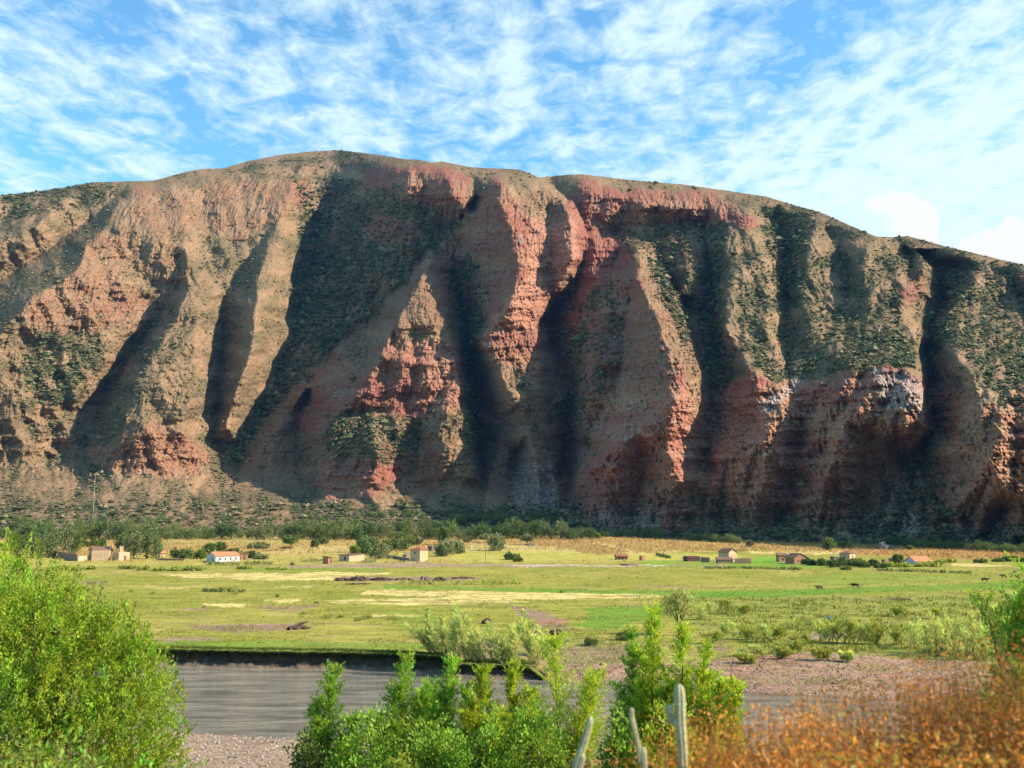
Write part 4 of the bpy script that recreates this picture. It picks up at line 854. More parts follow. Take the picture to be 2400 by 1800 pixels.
stone = mat('grey_stone', (0.24, 0.20, 0.17), .95, .1, noise=[(1.5, .35, 5)], bump=(2, .15))
wood = mat('weathered_wood', (0.16, 0.11, 0.075), .9, .1, noise=[(5, .3, 3)])
def box(x0, x1, y0, y1, z0, z1):
    V = np.array([(x, y, z) for z in (z0, z1) for y in (y0, y1) for x in (x0, x1)], float)
    return V, np.array([(0, 2, 3, 1), (4, 5, 7, 6), (0, 1, 5, 4), (2, 6, 7, 3), (0, 4, 6, 2), (1, 3, 7, 5)])
def roof_mesh(L1, L2, H, rh, kind, ov=.35, t=.14):
    x0, x1, y0, y1 = -ov, L1 + ov, -ov, L2 + ov; xm, ym = L1 / 2, L2 / 2
    if kind == 'gable_x': top = [((x0, y0, H - .1), (x1, y0, H - .1), (x1, ym, H + rh), (x0, ym, H + rh)), ((x0, ym, H + rh), (x1, ym, H + rh), (x1, y1, H - .1), (x0, y1, H - .1))]
    elif kind == 'gable_y': top = [((x0, y0, H - .1), (xm, y0, H + rh), (xm, y1, H + rh), (x0, y1, H - .1)), ((xm, y0, H + rh), (x1, y0, H - .1), (x1, y1, H - .1), (xm, y1, H + rh))]
    elif kind == 'shed_x': top = [((x0, y0, H + rh), (x1, y0, H - .05), (x1, y1, H - .05), (x0, y1, H + rh))]
    elif kind == 'shed_xr': top = [((x0, y0, H + .05), (x1, y0, H + rh), (x1, y1, H + rh), (x0, y1, H + .05))]
    elif kind == 'shed_y': top = [((x0, y0, H - .05), (x1, y0, H - .05), (x1, y1, H + rh), (x0, y1, H + rh))]
    else: top = [((x0, y0, H), (x1, y0, H), (xm + .01, ym, H + rh), (xm, ym, H + rh)), ((x1, y0, H), (x1, y1, H), (xm, ym + .01, H + rh), (xm + .01, ym, H + rh)), ((x1, y1, H), (x0, y1, H), (xm, ym, H + rh), (xm, ym + .01, H + rh)), ((x0, y1, H), (x0, y0, H), (xm, ym, H + rh), (xm - .01, ym, H + rh))]
    parts = []
    for q in top:
        a = np.array(q, float); V = np.concatenate([a, a + (0, 0, t)])
        parts.append((V, np.array([(3, 2, 1, 0), (4, 5, 6, 7), (0, 1, 5, 4), (1, 2, 6, 5), (2, 3, 7, 6), (3, 0, 4, 7)])))
    return join(parts)
def wall_mesh(L1, L2, H, rh, kind):
    parts = [box(0, L1, 0, L2, -1.0, H)]
    if kind == 'gable_x':
        for x in (0.0, L1 - .25): parts.append((np.array([(x, 0, H), (x + .25, 0, H), (x, L2, H), (x + .25, L2, H), (x, L2 / 2, H + rh - .06), (x + .25, L2 / 2, H + rh - .06)]), np.array([(0, 1, 5, 4), (1, 3, 5, 5), (3, 2, 4, 5), (2, 0, 4, 4)])))
    if kind == 'gable_y':
        for y in (0.0, L2 - .25): parts.append((np.array([(0, y, H), (0, y + .25, H), (L1, y, H), (L1, y + .25, H), (L1 / 2, y, H + rh - .06), (L1 / 2, y + .25, H + rh - .06)]), np.array([(0, 2, 4, 4), (2, 3, 5, 4), (3, 1, 5, 5), (1, 0, 4, 5)])))
    if kind == 'shed_x': parts.append((np.array([(0, 0, H), (L1, 0, H), (0, L2, H), (L1, L2, H), (0, 0, H + rh - .1), (0, L2, H + rh - .1)]), np.array([(0, 1, 4, 4), (3, 2, 5, 5), (2, 0, 4, 5), (1, 3, 5, 4)])))
    if kind == 'shed_xr': parts.append((np.array([(0, 0, H), (L1, 0, H), (0, L2, H), (L1, L2, H), (L1, 0, H + rh - .1), (L1, L2, H + rh - .1)]), np.array([(0, 1, 4, 4), (3, 2, 5, 5), (1, 3, 5, 4), (0, 4, 5, 2)])))
    if kind == 'shed_y': parts.append((np.array([(0, 0, H), (L1, 0, H), (0, L2, H), (L1, L2, H), (0, L2, H + rh - .1), (L1, L2, H + rh - .1)]), np.array([(0, 2, 4, 4), (3, 1, 5, 5), (2, 3, 5, 4), (0, 4, 5, 1)])))
    return join(parts)
def trifix(Q):
    t = [q for q in Q if len(set(q)) == 3]; f = [q for q in Q if len(set(q)) == 4]
    t = [list(dict.fromkeys(q)) for q in t]
    return [np.array(f)] + ([np.array(t)] if t else [])
def house(name, label, u, v, wl, wr, h, ang=35, rh=0, roof=None, wm_=None, rm=None, wr_=(), wl_=(), door=None, cat='house', ox=0, oy=0):
    """near corner at pixel (u, v); wl / wr = widths of the left and right walls and h = height in photo pixels; window = (fraction along, fraction up, w, h) in metres"""
    x, y, z = place(u, v, 130); a = R(ang); s = y / F
    L1 = wr * s / max(math.cos(a), .05); L2 = max(wl * s / max(math.sin(a), .05), 2.0) if wl else 4.0; H = h * s; rhm = rh * s
    root = empty(name, (x + ox, y + oy, z - .05), a); tag(root, label, cat)
    V, Q = wall_mesh(L1, L2, H, rhm, roof); mesh_np('wall', V, trifix(Q.tolist()), wm_ or adobe, parent=root)
    if roof: V, Q = roof_mesh(L1, L2, H, rhm, roof); mesh_np('roof', V, Q, rm or tile, parent=root)
    for (fx, fz_, w_, h2) in wr_:
        c = fx * L1; V, Q = box(c - w_ / 2, c + w_ / 2, -.03, .05, fz_ * H - h2 / 2, fz_ * H + h2 / 2); mesh_np('window', V, Q, dark, parent=root)
    for (fy_, fz_, w_, h2) in wl_:
        c = fy_ * L2; V, Q = box(-.03, .05, c - w_ / 2, c + w_ / 2, fz_ * H - h2 / 2, fz_ * H + h2 / 2); mesh_np('window', V, Q, dark, parent=root)
    if door:
        V, Q = box(door * L1 - .5, door * L1 + .5, -.04, .05, 0, min(2.0, H * .8)); mesh_np('door', V, Q, wood, parent=root)
    return root
def lwall(name, label, pts, hpx, m_, thick=.4, cat='wall'):
    W = [place(u, v, 130) for u, v in pts]; o0 = np.array(W[0]); parts = []
    for a, b in zip(W[:-1], W[1:]):
        a = np.array(a) - o0; b = np.array(b) - o0; d = (b - a); n = np.array((-d[1], d[0], 0)); n = n / (np.linalg.norm(n) + 1e-9) * thick / 2; h = pxm(W[0][1], hpx)
        c = [a - n, b - n, b + n, a + n]; V = np.array([q + (0, 0, -.5) for q in c] + [q + (0, 0, h) for q in c])
        parts.append((V, np.array([(3, 2, 1, 0), (4, 5, 6, 7), (0, 1, 5, 4), (1, 2, 6, 5), (2, 3, 7, 6), (3, 0, 4, 7)])))
    o = mesh_np(name, *join(parts), m_); o.location = o0; tag(o, label, cat); return o
# left adobe compound
lwall('adobe_wall', 'long shaded brown adobe wall at the left of the compound', [(115, 1304), (182, 1315)], 14, adobe_b)
lwall('adobe_wall', 'low sunlit cream adobe wall before the gabled house', [(182.6, 1315), (216, 1313)], 11, adobe)
house('adobe_house', 'brown gabled adobe house inside the left compound', 212, 1310, 24, 34, 19, 38, 8, 'gable_x', adobe, tile_b, wl_=[(.5, .55, .8, .8)], wr_=[(.7, .6, .6, .7)], oy=3)
house('adobe_house', 'flat cream adobe block in the middle of the left compound', 214, 1314, 3, 38, 23, 12, 0, None, adobe, wr_=[])
house('adobe_house', 'tall adobe block with shaded left face, right end of the compound', 278, 1314, 24, 18, 19, 45, 0, None, adobe, wl_=[(.4, .6, .5, .5)], door=.6)
house('adobe_tower', 'narrow adobe stair tower with thin flat roof behind the compound', 268, 1306, 3, 8, 25, 30, 0, None, adobe, oy=6, cat='tower')
# white house
house('white_house', 'long white house with red tin roof and four small windows', 505, 1317, 34, 46, 14, 38, 8, 'gable_x', white, tile_o, wr_=[(.18, .5, .7, .9), (.40, .5, .6, .8), (.62, .5, .6, 1.0), (.84, .5, .6, 1.0)], wl_=[(.35, .4, .9, 1.6)])
house('brick_hut', 'small orange brick hut right of the white house', 564, 1312, 4, 15, 13, 25, 2, 'shed_x', brick, tile_o, cat='hut', door=.5)
house('brick_hut', 'tiny pale hut left of the garden bushes', 375, 1306, 5, 9, 10, 35, 5, 'gable_x', adobe, tile_o, cat='hut', wr_=[(.5, .5, .4, .4)])
lwall('stone_wall', 'low brown stone wall left of the white house garden', [(367, 1313), (432, 1314)], 4, adobe_b, .6)
# open sheds
house('adobe_shed', 'open-fronted adobe shed with white pillar', 769, 1322, 16, 8, 14, 40, 3, 'shed_x', brick, tile_b, cat='shed', wr_=[(.7, .45, .5, 1.4)])
house('adobe_shed', 'low adobe shed with slanting roof beside the open shed', 818, 1316, 28, 31, 14, 42, 3, 'shed_xr', adobe, tile_b, cat='shed', wl_=[(.4, .5, 1.6, 1.1)])
# two storey house
house('two_storey_house', 'square two-storey adobe house with red hipped roof', 984, 1316, 24, 16, 26, 52, 7, 'hip', adobe, tile, wl_=[(.5, .78, .8, .9)], wr_=[(.3, .78, .35, .6), (.65, .78, .35, .6)])
lwall('stone_wall', 'long grey field-stone wall running left from the two-storey house', [(905, 1306), (958, 1315)], 6, stone, .7)
house('adobe_shed', 'lean-to shed with dark roof on the left side of the two-storey house', 952, 1309, 8, 10, 8, 40, 4, 'shed_xr', adobe_b, tin, cat='shed')
house('stone_hut', 'dark stone hut half hidden by the twin grey trees', 1012, 1291, 10, 14, 8, 35, 3, 'shed_x', stone, tin, cat='hut', wr_=[(.5, .5, .8, .8)])
# right-hand houses
house('adobe_house', 'low wide adobe house with dark open front, leftmost on the right side', 1446, 1312, 3, 26, 8, 10, 4, 'gable_x', adobe_b, tile, wr_=[(.2, .5, 1.0, .9), (.5, .5, 1.0, .9), (.8, .5, .7, .9)])
house('brick_hut', 'tiny square red brick hut between the low house and the ruin', 1505, 1314, 3, 7, 11, 30, 0, None, brick, cat='hut')
house('brick_ruin', 'roofless dark red brick ruin with five window holes', 1612, 1316, 6, 30, 12, 12, 0, None, mat('dark_brick', (0.20, 0.09, 0.07), .95, .05, noise=[(2, .3, 4)]), cat='ruin', wr_=[(.12, .55, .5, .9), (.3, .6, .5, .6), (.5, .6, .4, .6), (.7, .5, .4, .9), (.9, .5, .5, .8)])
lwall('adobe_wall', 'short pale adobe wall at the right end of the brick ruin', [(1643, 1317), (1664, 1318)], 11, adobe_b)
house('adobe_house', 'tall gabled adobe house rising behind a courtyard wall', 1716, 1318, 18, 22, 22, 32, 8, 'gable_y', adobe, tile_b, oy=6, wl_=[(.4, .7, .4, .6)])
house('adobe_house', 'low front wing with tin roof before the tall gabled house', 1684, 1321, 2, 36, 9, 8, 5, 'shed_y', adobe_b, tile_b, oy=1)
lwall('adobe_wall', 'right courtyard wall of the tall gabled house, sloping down left', [(1722, 1321), (1760, 1321)], 12, adobe_b)
house('brick_house', 'small dark red brick house left of the wide gabled brick house', 1826, 1317, 3, 24, 15, 12, 5, 'shed_y', brick, tile_b, wr_=[(.4, .4, 1.0, .9), (.8, .4, .7, .9)])
house('brick_house', 'wide gabled brick house behind the garden bushes', 1862, 1322, 12, 34, 14, 20, 10, 'gable_y', brick, tile_b, wr_=[(.3, .5, .6, .7), (.62, .5, .9, 1.2)])
house('hipped_house', 'pale square house with brown hipped roof above the garden bushes', 1992, 1318, 18, 20, 20, 45, 6, 'hip', adobe, tile_b, wl_=[(.5, .6, .7, .8)], wr_=[(.5, .6, .7, 1.1)])
house('stone_hut', 'small low stone hut left of the hipped house', 1955, 1315, 6, 14, 8, 35, 2, 'shed_x', stone, tin, cat='hut')
house('adobe_ruin', 'small roofless adobe cube left of the tiled shed', 2074, 1322, 3, 11, 11, 20, 0, None, adobe_b, cat='ruin')
house('adobe_ruin', 'narrow standing adobe wall stub behind the small tree', 2091, 1322, 3, 7, 14, 20, 0, None, adobe_b, cat='ruin')
house('tiled_shed', 'long shed with bright orange tiled roof near the right edge', 2146, 1323, 10, 42, 7, 15, 11, 'gable_x', white, tile_o, cat='shed')
house('adobe_shed', 'dark lean-to shed left of the orange tiled shed', 2122, 1320, 6, 20, 6, 20, 3, 'shed_xr', stone, tin, cat='shed')
# ---------------------------------------------------------------- stones, mounds, logs
def rock(name, label, u, v, wpx, hpx, seed, m_=None, cat='boulder', dx=1.0, rough=.28, on=None):
    x, y, z = on or place(u, v, 80); g = np.random.default_rng(seed); n, k = 28, 16
    ph = np.linspace(0, np.pi, k)[:, None]; t_ = np.linspace(0, 2 * np.pi, n, endpoint=False)[None]
    d = np.stack([np.sin(ph) * np.cos(t_), np.sin(ph) * np.sin(t_), np.cos(ph) + 0 * t_], -1)
    r = 1 + rough * fbm(d[..., 0] * 2.2 + seed, d[..., 1] * 2.2 + d[..., 2] * 1.7, 4, seed, .6) * 1.6
    V = (d * r[..., None] * np.array([pxm(y, wpx) / 2, pxm(y, wpx) / 2 * .7 * dx, pxm(y, hpx)])).reshape(-1, 3)
    i = np.arange(n * k).reshape(k, n); Q = np.stack([i[:-1], i[1:], np.roll(i[1:], -1, 1), np.roll(i[:-1], -1, 1)], -1).reshape(-1, 4)
    o = mesh_np(name, V, Q, m_ or stone, smooth=False); o.location = (x, y, z); tag(o, label, cat); return o
earth = mat('dark_earth', (0.15, 0.095, 0.065), .95, .05, noise=[(2, .35, 5)], bump=(3, .1))
rstone = mat('reddish_stone', (0.30, 0.19, 0.16), .95, .05, noise=[(2, .35, 5)], bump=(3, .1))
rock('boulder', 'large grey boulder at the field edge right of the hipped house', 2070, 1288, 24, 17, 11)
rock('boulder', 'smaller brown boulder leaning on the large grey boulder', 2090, 1286, 14, 9, 12, rstone)
rock('boulder', 'grey boulder under the flat field tree', 1243, 1279, 24, 6, 13)
rock('boulder', 'dark upright rock on the river bank beside the leaning willows', 1142, 1462, 26, 12, 14, earth)
rock('boulder', 'pale stone pile beside the green bush on the far bank', 1255, 1492, 36, 14, 15, rstone)
rock('boulder', 'dark grey boulder lying right of the green bank bush', 1303, 1487, 34, 12, 16, earth)
rock('boulder', 'black rock at the waterline of the gravel bar', 1400, 1588, 40, 16, 17, earth)
for i, (u, v, w_, h_2, lb) in enumerate(((700, 1474, 52, 8, 'low dark heap of driftwood and soil on the pasture'), (804, 1361, 34, 6, 'dark end of the long ploughed earth heap, left'), (843, 1361, 46, 9, 'highest brown part of the long earth heap mid pasture'),
        (895, 1360, 50, 6, 'middle brown part of the long earth heap'), (945, 1360, 44, 5, 'flat brown part of the earth heap right of its middle'), (1000, 1361, 34, 8, 'reddish stump-covered earth heap, right part'), (1030, 1362, 28, 9, 'darkest lump at the right end of the earth heap'),
        (1085, 1356, 50, 4, 'thin brown earth heap trailing off right of the big heap'), (840, 1369, 60, 2.5, 'black peat edge just below the long earth heap'), (742, 1414, 12, 3.5, 'small dark clod alone on the pasture above the driftwood'),
        (2110, 1406, 44, 4, 'dark earth mound on the pasture below the two right cows'), (1860, 1333, 24, 4, 'grey rubble heap on the hedge line below the brick house'), (1475, 1325, 40, 4, 'grey rubble strip beside the track below the low house'),
        (672, 1286, 26, 5, 'dark heap in the tan field left of the flat-topped tree'), (480, 1424, 12, 4, 'small grey stone at the end of the bare streak'))):
    rock('earth_heap', lb, u, v, w_, h_2, 30 + i, earth if i not in (5, 11, 12, 14) else rstone, 'heap', rough=.55)
def log(name, label, pts, r, m_=None):
    W = np.array([place(u, v, 80) for u, v in pts]); W[:, 2] += np.array([.1 + .5 * (k % 2) for k in range(len(W))]); o0 = W[0].copy()
    o = mesh_np(name, *tube(W - o0, np.linspace(r, r * .5, len(W)), 7), m_ or wood, smooth=True); o.location = o0; tag(o, label, 'driftwood'); return o
log('driftwood_log', 'bent driftwood trunk on the pasture above the cut bank', [(676, 1477), (700, 1470), (722, 1458)], .28)
# poles
def pole(label, u, v, hpx, r, cross=True, onm=False, m_=None, name='power_pole', cat='pole'):
    x, y, z = mplace(u, v) if onm else place(u, v, 130); H = pxm(y, hpx); root = empty(name, (x, y, z)); tag(root, label, cat)
    mesh_np('post', *tube([(0, 0, -1), (0, 0, H * .5), (0, 0, H)], [r, r * .85, r * .65], 8), m_ or wood, smooth=True, parent=root)
    if cross: V, Q = box(-.9, .9, -.06, .06, H * .92, H * .92 + .12); mesh_np('crossarm', V, Q, m_ or wood, parent=root)
pale = mat('pale_concrete', (0.5, 0.48, 0.44), .8, .2)
pole('tall pale concrete mast before the slope above the poplars', 216, 1215, 102, .22, False, True, pale, 'mast', 'mast')
pole('thin wooden power pole in the field right of the tiny thin tree', 1138, 1316, 36, .11)
pole('wooden power pole beside the low wide adobe house', 1454, 1312, 36, .11)
pole('wooden power pole behind the wide gabled brick house', 1868, 1314, 28, .11)
pole('wooden power pole behind the dark lean-to shed', 2116, 1318, 34, .11)
pole('thin dead trunk standing at the belt above the field trees', 972, 1264, 36, .22, False, False, palebark, 'dead_trunk', 'trunk')
# yucca-like small tree by the track
def yucca(label, u, v, hpx, name='yucca', stem=True, lm=None, n=60):
    x, y, z = place(u, v, 100); H = pxm(y, hpx); root = empty(name, (x, y, z)); tag(root, label, 'plant'); g = np.random.default_rng(int(u))
    d = g.normal(size=(n, 3)); d[:, 2] = np.abs(d[:, 2]) * .8 - (.25 if stem else 0); d /= np.linalg.norm(d, axis=1, keepdims=True); c = np.tile((0, 0, H * .62 if stem else .02), (n, 1))
    V, Q = leaves(c, d, H * (.42 if stem else .95) * g.uniform(.7, 1.1, n), .08 * H + .02, g); mesh_np('leaf_rosette', V, Q, lm or L_MID, np.tile(g.uniform(.7, 1.2, (n, 1)), (1, 4)).reshape(-1, 1) * np.ones(3), parent=root)
    if stem: mesh_np('trunk', *tube([(0, 0, -.3), (.05, 0, H * .35), (0, 0, H * .65)], [.12, .09, .1], 7), bark, smooth=True, parent=root)
L_AGA = leafmat('agave_leaf', (0.22, 0.34, 0.33), .1)
yucca('small yucca with shaggy head beside the dirt track', 684, 1336, 20)
yucca('blue-green agave rosette on the marsh, mid right', 1943, 1452, 14, 'agave', False, L_AGA, 40)
# ---------------------------------------------------------------- cattle
def cow_mesh():
    me = bpy.data.meshes.new('cow')
    P = [(0, 0, 1.05, .30, .36), (.55, 0, 1.08, .28, .36), (.95, 0, 1.12, .22, .27), (1.22, 0, 1.2, .13, .17), (1.45, 0, 1.12, .13, .15), (1.72, 0, .98, .08, .09),      # trunk to muzzle
         (-.55, 0, 1.06, .27, .33), (-.88, 0, 1.12, .17, .2), (-1.0, 0, .85, .03, .03), (-1.0, 0, .5, .03, .05)]
    E = [(0, 1), (1, 2), (2, 3), (3, 4), (4, 5), (0, 6), (6, 7), (7, 8), (8, 9)]
    for sy in (-1, 1):
        b = len(P); P += [(.62, sy * .2, .72, .11, .12), (.66, sy * .2, .42, .06, .06), (.64, sy * .2, .04, .055, .055)]; E += [(1, b), (b, b + 1), (b + 1, b + 2)]
        b = len(P); P += [(-.62, sy * .2, .74, .14, .15), (-.78, sy * .2, .45, .065, .07), (-.70, sy * .2, .04, .055, .055)]; E += [(6, b), (b, b + 1), (b + 1, b + 2)]
        b = len(P); P += [(1.36, sy * .2, 1.22, .04, .05)]; E += [(4, b)]
    me.from_pydata([p[:3] for p in P], E, []); o = bpy.data.objects.new('cow', me); col.objects.link(o)
    md = o.modifiers.new('skin', 'SKIN'); md.use_smooth_shade = True
    for i, p in enumerate(P): me.skin_vertices[0].data[i].radius = p[3:]; me.skin_vertices[0].data[i].use_root = (i == 0)
    sb = o.modifiers.new('sub', 'SUBSURF'); sb.levels = 1; sb.render_levels = 2; return o
cowp = cow_mesh(); black = mat('black_hide', (0.018, 0.014, 0.012), .7, .3); brownh = mat('brown_hide', (0.085, 0.05, 0.03), .7, .3)
for i, (u, v, rz, lb) in enumerate(((1921, 1384, 200, 'dark brown cow grazing, leftmost of the herd'), (2005, 1379, 170, 'black cow standing near the bright green strip'), (2308, 1365, -15, 'black cow right of the middle, walking'),
                                    (2353, 1356, 185, 'black cow second from the right edge'), (2379, 1345, 30, 'small farthest black cow at the right edge'))):
    o = cowp if i == 0 else cowp.copy()
    if i: col.objects.link(o); o.data = cowp.data if i > 1 else cowp.data.copy()
    x, y, z = place(u, v, 130); o.location = (x, y, z + .02); o.rotation_euler = (0, 0, R(rz)); tag(o, lb, 'cow', 'cattle grazing on the pasture')
    o.scale = (.86, .86, .86) if i < 4 else (.75, .75, .75)
cowp.data.materials.append(brownh)
for o in col.objects:
    if o.name.startswith('cow.') and not len(o.data.materials): o.data.materials.append(black)
# ================================================================ NEAR VEGETATION
def plumes(name, label, loc, stems, lm, group=None, cat='tree', **kw):
    """stems = [(base offset, tip offset, shoots, leaves)] around loc"""
    root = empty(name, loc); tag(root, label, cat, group); S, Lf = [], []
    for i, (b, t_, ns, lf) in enumerate(stems):
        a, c = plume(b, t_, ns, lf, int(abs(loc[0]) * 131 + i * 17 + loc[1] * 7), **kw); S.append(a); Lf.append(c)
    mesh_np('stem', *join(S), bark, smooth=True, parent=root)
    V, Q, C = join(Lf); mesh_np('foliage', V, Q, lm, C, parent=root); return root
def at(u, v, y):
    a, k = ray(u, v); return float(a * y), y, float(CH + k * y)
# willows and poplars on the near bank: (tip u, tip v, distance, half width px, label, material)
NEARW = [
 (785, 1572, 50, 62, 'feathery young willow, leftmost of the row on the near bank', L_NEARG, 3),
 (950, 1548, 50, 58, 'young willow with one sharp spire over the river, second of the near row', L_NEARG, 3),
 (1060, 1552, 48, 60, 'young willow leaning right with a pale spire, third of the near row', L_NEARG, 3),
 (1135, 1575, 47, 56, 'thin young willow between the leaning spire and the tall central willow', L_NEAR, 3),
 (1200, 1560, 49, 62, 'bushy young willow left of the tall central willow', L_NEAR, 3),
 (1300, 1505, 52, 84, 'tall central willow with wide loose crown in the near row', L_NEAR, 5),
 (1480, 1480, 47, 52, 'dark-based willow with one bright spire, right of the gap to the river', L_NEARG, 3),
 (1535, 1432, 46, 52, 'tallest bright willow spire of the near row', L_NEAR, 4),
 (1600, 1480, 45, 60, 'bright willow just right of the tallest spire', L_NEAR, 4),
 (1655, 1515, 44, 56, 'yellow-green willow second from the right end of the near row', L_NEAR, 4),
 (1695, 1600, 43, 46, 'low yellowish willow at the right end of the near row', L_NEAR, 3),
]
for k, (u, v, y, wpx, lb, lm, ns) in enumerate(NEARW):
    x, _, zt = at(u, v, y); gz = float(G(x, y)); g = np.random.default_rng(900 + k); w_ = pxm(y, wpx); H = zt - gz; st = []
    st.append(((0, 0, -.2), (0, 0, H), 210, 28))
    for q in range(ns + 5):
        s = -1 if q % 2 else 1; dx = s * w_ * g.uniform(.3, 1.05); dz = H * g.uniform(.48, .88)
        st.append(((g.normal() * .2, g.normal() * .2, -.2), (dx, g.normal() * w_ * .6, dz), 150, 24))
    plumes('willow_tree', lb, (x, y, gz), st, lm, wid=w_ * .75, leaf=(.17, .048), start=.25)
for (u, v, y, wpx, lb, lm) in ((860, 1640, 46, 90, 'dark green bush below the two left willow spires', L_NEARG), (1010, 1640, 45, 90, 'dark green bush between the second and third willow', L_NEARG), (725, 1712, 47, 60, 'dull green bush at the water edge, left end of the near row', L_MID),
                              (930, 1745, 38, 70, 'bright light green bush low at the bottom edge, left of centre', L_YEL), (1130, 1640, 44, 95, 'green bush below the leaning willow', L_NEARG), (1250, 1610, 44, 95, 'green bush at the foot of the tall central willow', L_NEARG),
                              (1450, 1640, 42, 50, 'very dark green bush right of the river gap', L_NEARG), (1360, 1740, 40, 46, 'green bush low in the river gap', L_MID), (1570, 1590, 42, 100, 'yellow-green bush behind the tall cactus', L_NEAR)):
    x, _, zt = at(u, v, y); gz = float(G(x, y)); H = zt - gz; w_ = pxm(y, wpx); root = empty('willow_bush', (x, y, gz)); tag(root, lb, 'bush')
    e = [(0, 0, H * .5, w_ * .8, w_ * .8, H * .46), (w_ * .5, .2, H * .42, w_ * .6, w_ * .6, H * .36), (-w_ * .5, -.2, H * .40, w_ * .6, w_ * .6, H * .38)]
    V, Q, C = crown(e, 260, 26, .17, int(u + v), cr=.38, up=.6, jit=.25); mesh_np('foliage', V, Q, lm, C, parent=root)
    mesh_np('stem', *join([tube([(0, 0, -.3), (.1 * q, .05 * q, H * .4), (.25 * q, .1 * q, H * .8)], [.05, .035, .012], 5) for q in (-2, -1, 1, 2)]), bark, smooth=True, parent=root)
# the large tree at the left edge
def bigtree():
    y = 37.0; m = y / F; x0, _, _ = at(120, 1500, y); gz = float(G(x0, y)); root = empty('willow_tree', (x0, y, gz)); tag(root, 'large bright yellow-green willow filling the lower left corner', 'tree')
    E = []
    for (u, v, ru, rv, yy) in ((10, 1480, 130, 190, 38), (70, 1520, 120, 170, 36), (150, 1560, 130, 180, 37), (215, 1610, 120, 170, 38), (290, 1690, 115, 190, 37), (340, 1760, 90, 170, 36), (60, 1750, 170, 170, 35), (200, 1790, 170, 150, 35), (-60, 1650, 170, 280, 38), (30, 1350, 50, 80, 37), (140, 1430, 60, 80, 37), (255, 1500, 60, 75, 37), (325, 1600, 60, 90, 37)):
        a, k = ray(u, v); E.append((a * yy - x0, yy - y, CH + k * yy - gz, ru * m, min(ru, 120) * m * 1.2, rv * m))
    E = np.array(E); g = np.random.default_rng(77); n = 3400; w_ = E[:, 3] * E[:, 5]; kx = g.choice(len(E), n, p=w_ / w_.sum()); d = g.normal(size=(n, 3)); d /= np.linalg.norm(d, axis=1, keepdims=True)
    c = E[kx, :3] + d * E[kx, 3:] * (.30 + .68 * g.random(n) ** .6)[:, None]
    dr = d * .55 + g.normal(size=(n, 3)) * .25; dr[:, 2] += .75; dr /= np.linalg.norm(dr, axis=1, keepdims=True); L = g.uniform(.35, .95, n); lf = 34
    s = g.random((n, lf)); P = c[:, None] + dr[:, None] * (L[:, None] * s)[..., None] + g.normal(size=(n, lf, 3)) * (.11 * (1.15 - s))[..., None]
    ax = dr[:, None] + g.normal(size=(n, lf, 3)) * .5; N_ = n * lf
    V, Q = leaves(P.reshape(-1, 3), ax.reshape(-1, 3),   .135 * g.uniform(.6, 1.3, N_), .050 * g.uniform(.7, 1.3, N_), g)
    tn = np.repeat(np.clip(g.normal(1, .3, n), .4, 1.7), lf) * g.uniform(.8, 1.2, N_); C = np.stack([tn * (1 + .16 * np.repeat(g.normal(size=n), lf)), tn, tn * .8], 1)
    mesh_np('foliage', V, Q, leafmat('big_willow_foliage', (0.33, 0.45, 0.04), .42), np.repeat(np.clip(C, .1, 2.2), 4, 0), parent=root)
    parts = [tube([(0, 0, -1), (.2, 0, 3), (0, 0, 6)], [.34, .28, .18], 9)]
    for q in range(14):
        e = E[q % len(E)]; parts.append(tube([(0, 0, 2.0 + .25 * q), (e[0] * .5, e[1] * .5, e[2] * .6), (e[0] * .95, e[1], e[2] + e[5] * .5)], [.13, .08, .02], 6))
    mesh_np('trunk', *join(parts), bark, smooth=True, parent=root)
bigtree()
# pale leaning willows on the far bank
for k, (ub, vb, ut, vt, wpx, lb) in enumerate(((1022, 1532, 1000, 1425, 26, 'pale willow leaning left at the corner of the cut bank'), (1052, 1540, 1038, 1432, 28, 'second pale willow of the leaning group, grey-green plume'), (1095, 1556, 1068, 1415, 40, 'tallest pale feathery willow of the leaning group'),
        (1120, 1560, 1098, 1450, 40, 'broad pale willow right of the tallest leaning one'), (1160, 1566, 1148, 1462, 42, 'bushy pale willow above the second dark bank'), (1205, 1574, 1200, 1468, 34, 'slender pale willow near the end of the dark bank'), (1248, 1556, 1228, 1432, 26, 'thin see-through pale willow standing apart right of the group'),
        (1272, 1545, 1262, 1470, 26, 'low pale willow behind the tall central near willow'))):
    x, y, z = place(ub, vb, 100); tx, _, tz = at(ut, vt, y); g = np.random.default_rng(50 + k); H = tz - z; w_ = pxm(y, wpx); dx = tx - x
    st = [((0, 0, -.2), (dx, 0, H), 75, 16)]
    for q in range(6): st.append(((g.normal() * w_ * .35, g.normal() * .4, -.2), (dx * 1.2 + g.normal() * w_ * .5, g.normal() * .6, H * g.uniform(.4, .9)), 42, 14))
    plumes('pale_willow', lb, (x, y, z), st, L_REED, wid=w_ * .40, leaf=(.30, .06), start=.05)
